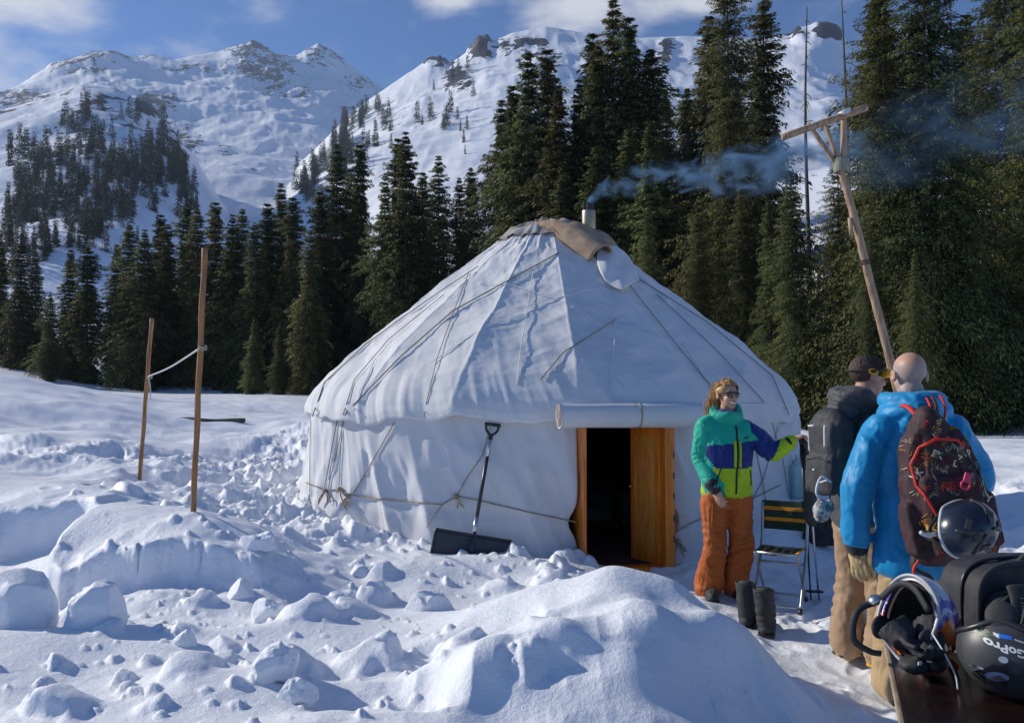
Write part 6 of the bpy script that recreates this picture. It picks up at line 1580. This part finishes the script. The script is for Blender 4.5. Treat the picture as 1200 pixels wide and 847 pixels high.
# helmet clipped on the patterned backpack
hc = at(1131, 619, 3.66)
HM_ = basis(hc, (.22, -.90, .12), (-.75, -.3, -.55))
o = empty('helmet', hc, 0, 'glossy dark navy helmet hanging from the patterned backpack', 'helmet'); o.matrix_world = HM_
A3 = (.122, .148, .130)
NAVYS = mat('gloss_navy_shell', (.010, .014, .028), (.018, .024, .042), scale=3, rough=.26, coat=.3)
sh_ = link('shell', *dome(*A3, rimf), NAVYS, o)
link('inner_padding', *dome(.104, .130, .112, lambda a: rimf(a) * .98, thick=.012), CLOTH_K, o)
link('rim', *tube(rim_pts(*A3), .008, 6, closed=True), PALE, sh_)
for (a0, a1, b0, b1) in ((-.35, .35, .30, .52), (-1.3, -.75, .55, .75), (.75, 1.3, .55, .75), (2.3, 2.9, .5, .7), (3.4, 4.0, .5, .7)): solid(link('vent', *patch(*A3, a0, a1, b0, b1), SOOT, sh_), .004)
for pts in ([(-.5, .15), (-.55, .6), (-.7, 1.0)], [(.5, .15), (.55, .6), (.7, 1.0)], [(2.6, .2), (2.4, .8), (2.2, 1.3)], [(-2.6, .2), (-2.4, .8), (-2.2, 1.3)]):
    link('ridge', *tube(shell_curve(*A3, [(np.interp(t, [0, .5, 1], [p[0] for p in pts]), np.interp(t, [0, .5, 1], [p[1] for p in pts])) for t in np.linspace(0, 1, 14)]), .008, 6), SATIN_K, sh_)
solid(link('pale_label', *patch(*A3, 1.0, 1.7, 1.0, 1.16), WHITE_P, sh_), .002)
link('strap', *tube(spline([(.10, -.02, -.06), (.05, -.06, -.14), (-.02, -.05, -.16), (-.10, -.02, -.06)], 16), .009, 6, flat=.3), BLACK, o)
link('clip_strap', *tube(spline([(-.06, -.12, -.03), (-.09, -.17, -.02), (-.13, -.20, .0)], 10), .010, 6), PALE, o)

# ---------- table
TW = mat('dark_varnished_top', (.008, .004, .004), (.016, .007, .006), scale=2.6, rough=.27, bump=.06, bscale=50, stretch=(1, 5, 5), coat=.12, spec=.35)
TE = mat('pale_table_edge', lin(176, 158, 132), lin(130, 112, 90), scale=8, rough=.6, stretch=(8, 1, 8))
e0 = at(1045, 785, 2.5); e1 = at(1058, 847, 2.107); d = (e0 - e1); d.z = 0; d.normalize(); pr = Vector((d.y, -d.x, 0))
tz = e0.z; org = e0 - d * 1.25
tbl = empty('table', (org.x, org.y, 0), math.atan2(-d.x, d.y), 'dark glossy wooden table in the right foreground holding helmets and pack', 'table')
TL, TWD = 1.52, 1.05
link('tabletop', *box((TWD / 2 + .006, TL / 2, tz - .014), (TWD, TL - .012, .028), .003), TW, tbl)
link('edge_strip', *box((.0, TL / 2, tz - .0155), (.012, TL, .026), .002), TE, tbl)
link('edge_strip', *box((TWD / 2 + .01, TL, tz - .0155), (TWD - .01, .012, .026), .002), TE, tbl)
link('apron', *box((.10, TL / 2, tz - .075), (.02, TL - .2, .09), .003), TW, tbl); link('apron', *box((TWD / 2, TL - .10, tz - .075), (TWD - .24, .02, .09), .003), TW, tbl)
for (x, y) in ((.10, .10), (.10, TL - .10), (TWD - .1, .10), (TWD - .1, TL - .10)): link('leg', *box((x, y, (tz - .03) / 2 - .02), (.05, .05, tz - .026 + .04 - .03), .006), TW, tbl)

# helmet with white, purple and orange shell, opening towards the left
hc = at(1074, 744, 2.56); hc.z = tz + .136
HO = basis(hc, (.90, .38, .10), (-.30, -.1, .95))
o = empty('helmet', hc, 0, 'helmet with white, purple and orange shell lying open on the table', 'helmet'); o.matrix_world = HO
A1 = (.112, .142, .135)
SHELL_O = bpy.data.materials.new('striped_shell'); SHELL_O.use_nodes = True
nt = SHELL_O.node_tree; b = bsdf(SHELL_O); b.inputs['Roughness'].default_value = .25; b.inputs['Coat Weight'].default_value = .4
tc = nt.nodes.new('ShaderNodeTexCoord'); sx = nt.nodes.new('ShaderNodeSeparateXYZ'); nt.links.new(tc.outputs['Object'], sx.inputs[0])
nz = nt.nodes.new('ShaderNodeTexNoise'); nz.inputs['Scale'].default_value = 26; nt.links.new(tc.outputs['Object'], nz.inputs['Vector'])
md = nt.nodes.new('ShaderNodeMath'); md.operation = 'MULTIPLY_ADD'; md.inputs[1].default_value = .09; nt.links.new(nz.outputs['Fac'], md.inputs[0]); nt.links.new(sx.outputs['Y'], md.inputs[2])
mr = nt.nodes.new('ShaderNodeMapRange'); mr.inputs['From Min'].default_value = -.10; mr.inputs['From Max'].default_value = .19; nt.links.new(md.outputs[0], mr.inputs['Value'])
cr = nt.nodes.new('ShaderNodeValToRGB'); cr.color_ramp.interpolation = 'CONSTANT'; el = cr.color_ramp.elements
el[0].position = 0; el[0].color = (.55, .55, .57, 1); el[1].position = .24; el[1].color = (*lin(96, 70, 160), 1)
for p_, c_ in ((.33, (.5, .5, .55)), (.37, lin(86, 60, 150)), (.46, lin(240, 112, 16)), (.86, (.03, .03, .03))): e_ = el.new(p_); e_.color = (*c_, 1)
nt.links.new(mr.outputs[0], cr.inputs['Fac']); nt.links.new(cr.outputs['Color'], b.inputs['Base Color'])
sh_ = link('shell', *dome(*A1, rimf), SHELL_O, o)
link('rim', *tube(rim_pts(*A1), .0055, 8, closed=True), mat('pale_rim', (.5, .5, .52), (.42, .42, .44), rough=.4), sh_)
link('inner_padding', *dome(.094, .124, .116, lambda a: rimf(a) * .97, thick=.014), mat('brown_black_padding', (.035, .024, .02), (.018, .016, .016), scale=20, rough=.9, bump=.5, bscale=90), o)
for a0 in (1.7, 2.15, -2.15, -1.7): solid(link('vent', *patch(*A1, a0 - .13, a0 + .13, .7, 1.25), SOOT, sh_), .004)
for s in (-1, 1):
    V, F = meld([ball((s * .088, .03, -.062), (.014, .04, .04), 12)], .006, 2); link('ear_pad', V, F, CLOTH_K, o)
link('brace', *tube(spline([(-.09, -.06, -.045), (-.03, -.115, -.03), (.03, -.115, -.03), (.09, -.06, -.045)], 16), .012, 6, flat=.4), CLOTH_K, o)
link('dial', *xf(lathe([(.002, 0), (.020, .004), (.022, .012), (.012, .02), (.002, .021)], 18), T(-.075, -.060, -.085) @ R('X', 120)), ALU, o)
link('chin_strap', *tube(spline([(-.075, -.06, -.075), (-.09, -.04, -.15), (-.09, .04, -.18), (-.08, .09, -.13), (-.06, .10, -.10)], 22), .012, 6, flat=.3), CLOTH_K, o)
link('orange_strap', *tube(spline([(.095, .06, -.03), (.10, .12, .03), (.03, .165, .05), (-.06, .15, .02)], 18), .012, 6, flat=.4), mat('orange_web', lin(240, 112, 20), lin(214, 90, 12), rough=.5), o)
# black gloves stuffed in the helmet
gl0 = at(1071, 762, 2.47); gl0.z = tz + .012
for k, (dx, dy, dz, rot, lab) in enumerate(((-.025, 0, .045, 20, 'black padded glove on the left inside the open helmet'), (.055, -.0, .05, -25, 'black padded glove with grey cord spilling out of the open helmet'))):
    o = empty('glove', gl0 + Vector((dx, dy, 0)), math.radians(rot), lab, 'glove')
    V, F = meld(hand_parts(T(0, 0, dz + .05) @ R('X', -62) @ R('Z', 10), (40, 42, 44, 46), 40, 1 if k else -1, .76, 1.5) + [tube([(0, -.0, dz + .04), (0, .05, dz + .075)], [.042, .052], 14), ball((0, -.03, dz * .55), (.042, .04, dz * .5), 12)], .006, 3)
    V, F = creases(V, F, .006, 18, 460 + k); V[:, 2] = np.maximum(V[:, 2], -.010); link('shell', V, F, CLOTH_K, o)
    link('tag', *box((-.01, -.062, dz * .9), (.014, .004, .010), .001), WHITE_P, o)
    if k: link('cord', *tube(spline([(0, -.03, .12), (.03, -.09, .08), (.055, -.11, .03), (.06, -.13, -.006)], 16), .0032, 5), PALE, o)

# black helmet upside down with white lettering
hc = at(1190, 764, 2.30); hc.z = tz + .126
HG = basis(hc, (-.12, -.45, -.88), (.80, -.45, .10))
o = empty('helmet', hc, 0, 'scuffed black helmet upside down on the table with white lettering', 'helmet'); o.matrix_world = HG
A2 = (.118, .150, .132)
V, F = dome(*A2, rimf); sh_ = link('shell', V, F, SATIN_K, o)
link('rim', *tube(rim_pts(*A2), .009, 8, closed=True), PLASTIC, sh_)
link('inner_padding', *dome(.100, .132, .112, lambda a: rimf(a) * .97, thick=.013), CLOTH_K, o)
hb_ = bvh_of(*xf((V, F), HG))
def on_shell(px, py, name, part, m, rot=0, off=.0015):
    """lay flat artwork on the helmet where the sight line meets it"""
    c = Vector((0, 0, CAMZ)); dd = (at(px, py, 1.0) - c).normalized(); h = hb_.ray_cast(c, dd)
    if not h[0]: return
    M = face_frame(h[0] - dd * .02, (math.cos(math.radians(rot)), 0, math.sin(math.radians(rot))), (-math.sin(math.radians(rot)), .1, math.cos(math.radians(rot))))
    n = -dd; x = M.to_3x3() @ Vector((1, 0, 0)); y = M.to_3x3() @ Vector((0, 1, 0)); M = face_frame(h[0], x, y)
    V, F = part; d2 = -(M.to_3x3() @ Vector((0, 0, 1))); out = []
    for v in V:
        p = M @ Vector((v[0], v[1], 0)); g = hb_.ray_cast(p - d2 * .2, d2, .5); q = (g[0] if g[0] else p) - d2 * off; out.append((HG.inverted() @ q)[:])
    return link(name, out, F, m, sh_)
on_shell(1180, 760, 'lettering', text_mesh('GoPro', .028, 0, .0010), WHITE_P, 173)
def rect(w, h, n=6): return [((i / n - .5) * w, (k / 2 - .5) * h, 0) for k in range(3) for i in range(n + 1)], [(k*(n+1)+i, k*(n+1)+i+1, (k+1)*(n+1)+i+1, (k+1)*(n+1)+i) for k in range(2) for i in range(n)]
BLU = mat('blue_print', lin(30, 110, 220), lin(24, 96, 200), rough=.5)
for k in range(4):
    x_, y_ = 1167 + k * 5.2, 743.5 + k * 1.0
    on_shell(x_, y_, 'emblem_square', rect(.0088, .0088), WHITE_P if k == 0 else BLU, 168)
on_shell(1195, 751, 'small_lettering', rect(.022, .003), PALE, 168)
tri = ([(0, .035, 0), (-.03, -.035, 0), (.035, -.04, 0)], [(0, 1, 2)])
def gridtri(a, b, c, n=8):
    V, F, ix = [], [], {}
    for i in range(n + 1):
        for j in range(n + 1 - i):
            u, v = i / n, j / n; ix[i, j] = len(V); V.append(tuple(np.array(a) + (np.array(b) - np.array(a)) * u + (np.array(c) - np.array(a)) * v))
    for i in range(n):
        for j in range(n - i):
            F.append((ix[i, j], ix[i+1, j], ix[i, j+1]))
            if i + j < n - 1: F.append((ix[i+1, j], ix[i+1, j+1], ix[i, j+1]))
    return V, F
on_shell(1168, 785, 'side_plate', gridtri((.012, .045, 0), (-.045, -.035, 0), (.022, -.045, 0)), GLOSS_K, 0, .004)
on_shell(1174, 772, 'rivet', lathe([(.0085, 0), (.0085, 0)], 16)[0:2] if False else ([(.009 * math.cos(a), .009 * math.sin(a), 0) for a in np.linspace(0, 6.283, 17)[:-1]], [tuple(range(16))]), ALU, 0, .007)
on_shell(1168, 792, 'oval_emblem', ([(0, 0, 0)] + [(.020 * math.cos(a), .013 * math.sin(a), 0) for a in np.linspace(0, 6.283, 25)[:-1]], [(0, 1 + i, 1 + (i + 1) % 24) for i in range(24)]), mat('blue_grey_oval', lin(80, 100, 140), lin(66, 84, 122), rough=.4), 0, .006)
on_shell(1168, 793, 'peak_emblem', gridtri((0, .009, 0), (-.014, -.006, 0), (.014, -.006, 0), 4), SATIN_K, 0, .0075)
on_shell(1146, 782, 'scuff', rect(.045, .008), PALE, -22, .0012)
on_shell(1150, 738, 'sticker', gridtri((0, .02, 0), (-.016, -.012, 0), (.018, -.014, 0), 5), mat('scratched_sticker', lin(120, 140, 110), lin(60, 70, 62), scale=60, rough=.4, contrast=(.45, .55)), 10, .0015)
link('chin_strap', *tube(spline([(.10, -.02, -.05), (.08, -.05, -.12), (-.02, -.06, -.13), (-.10, -.02, -.05)], 18), .011, 6, flat=.3), BLACK, o)
for s in (-1, 1):
    V, F = meld([ball((s * .092, .02, -.07), (.020, .045, .05), 12)], .006, 2); link('ear_pad', V, F, CLOTH_K, o)

# big black pack standing on the table
pc = at(1206, 724, 2.66); pc.z = tz
o = empty('backpack', pc, math.radians(12), 'large black backpack with arched top standing on the table behind the helmets', 'backpack')
def arch(w, h, dpt, y0, n=30):
    """rounded slab: arched outline w wide, h high, dpt deep"""
    pts = []
    for a in np.linspace(0, math.pi, 25): pts.append((w * math.copysign(abs(math.cos(a)) ** .55, math.cos(a)), h * .55 + h * .45 * abs(math.sin(a)) ** .6))
    pts = [(w * .97, .0)] + pts + [(-w * .97, .0)]; V = []; m_ = len(pts)
    for y in (y0, y0 + dpt): V += [(p[0], y, p[1]) for p in pts]
    F = [(i, (i + 1) % m_, m_ + (i + 1) % m_, m_ + i) for i in range(m_)] + [tuple(reversed(range(m_))), tuple(range(m_, 2 * m_))]; return V, F
hgt = .300
V, F = meld([arch(.215, hgt, .17, -.02)], .007, 8); V, F = creases(V, F, .005, 8, 470); link('main_compartment', V, F, CLOTH_K, o)
V, F = meld([arch(.205, hgt - .07, .06, -.07)], .007, 6); V, F = creases(V, F, .005, 9, 474); V[:, 2] = np.maximum(V[:, 2], 0); pkb = bvh_of(V, F); fp = link('back_panel', V, F, CLOTH_K, o)
edge = [(p[0], -.075, p[2]) for p in arch(.196, hgt - .078, 0, 0)[0][:27]]
link('piping', *tube(edge, .009, 6), CLOTH_G, fp)
edge2 = [(p[0], -.022, p[2]) for p in arch(.213, hgt + .002, 0, 0)[0][:27]]
link('piping', *tube(edge2, .010, 6), CLOTH_G, o); link('zip', *tube([(p[0] * 1.015, .05, p[2] * 1.01) for p in edge2], .006, 6), PLASTIC, o)
for s in (-1, 1):
    V, F = meld([tube(spline([(s * .12, -.085, .25), (s * .125, -.11, .20), (s * .13, -.115, .12), (s * .14, -.10, .03), (s * .145, -.09, .0)], 20), .045, 12, flat=.38)], .006, 3)
    V[:, 2] = np.maximum(V[:, 2], .001); st_ = link('shoulder_strap', V, F, CLOTH_G, o); sb_ = bvh_of(V, F)
    if s < 0:
        r = random.Random(6); ps = []
        for k in range(16):
            z = .05 + .011 * k; x = -.14 + .010 * (k / 16); L = [stick(sb_, (x + dx, -.4, z + dz), (0, 1, 0), .001) for dx, dz in ((-.016, .002), (-.004, r.uniform(-.006, .006)), (.012, r.uniform(-.004, .004)))]; L = [q[:] for q in L if q]
            if len(L) > 1: ps.append(tube(L, .0013, 4))
        link('stitching', *join(*ps), mat('grey_thread', (.10, .10, .11), (.14, .14, .15), rough=.8), st_)
link('top_handle', *tube(spline([(-.05, .0, hgt - .01), (0, -.01, hgt + .03), (.05, .0, hgt - .01)], 12), .011, 8), CLOTH_K, o)

# ------------------------------------------------------------------ blue air of the valley
hz = link('haze', *box((0, 1600, 560), (6400, 6000, 1140)), None, smooth=False)
m = bpy.data.materials.new('haze'); m.use_nodes = True; nt = m.node_tree; nt.nodes.clear()
out = nt.nodes.new('ShaderNodeOutputMaterial'); v = nt.nodes.new('ShaderNodeVolumePrincipled')
v.inputs['Color'].default_value = (.62, .76, 1.0, 1); v.inputs['Density'].default_value = .00010; v.inputs['Anisotropy'].default_value = .2
nt.links.new(v.outputs[0], out.inputs['Volume']); hz.data.materials.append(m)
tag(hz, 'faint blue haze in the mountain air', 'haze', kind='stuff')
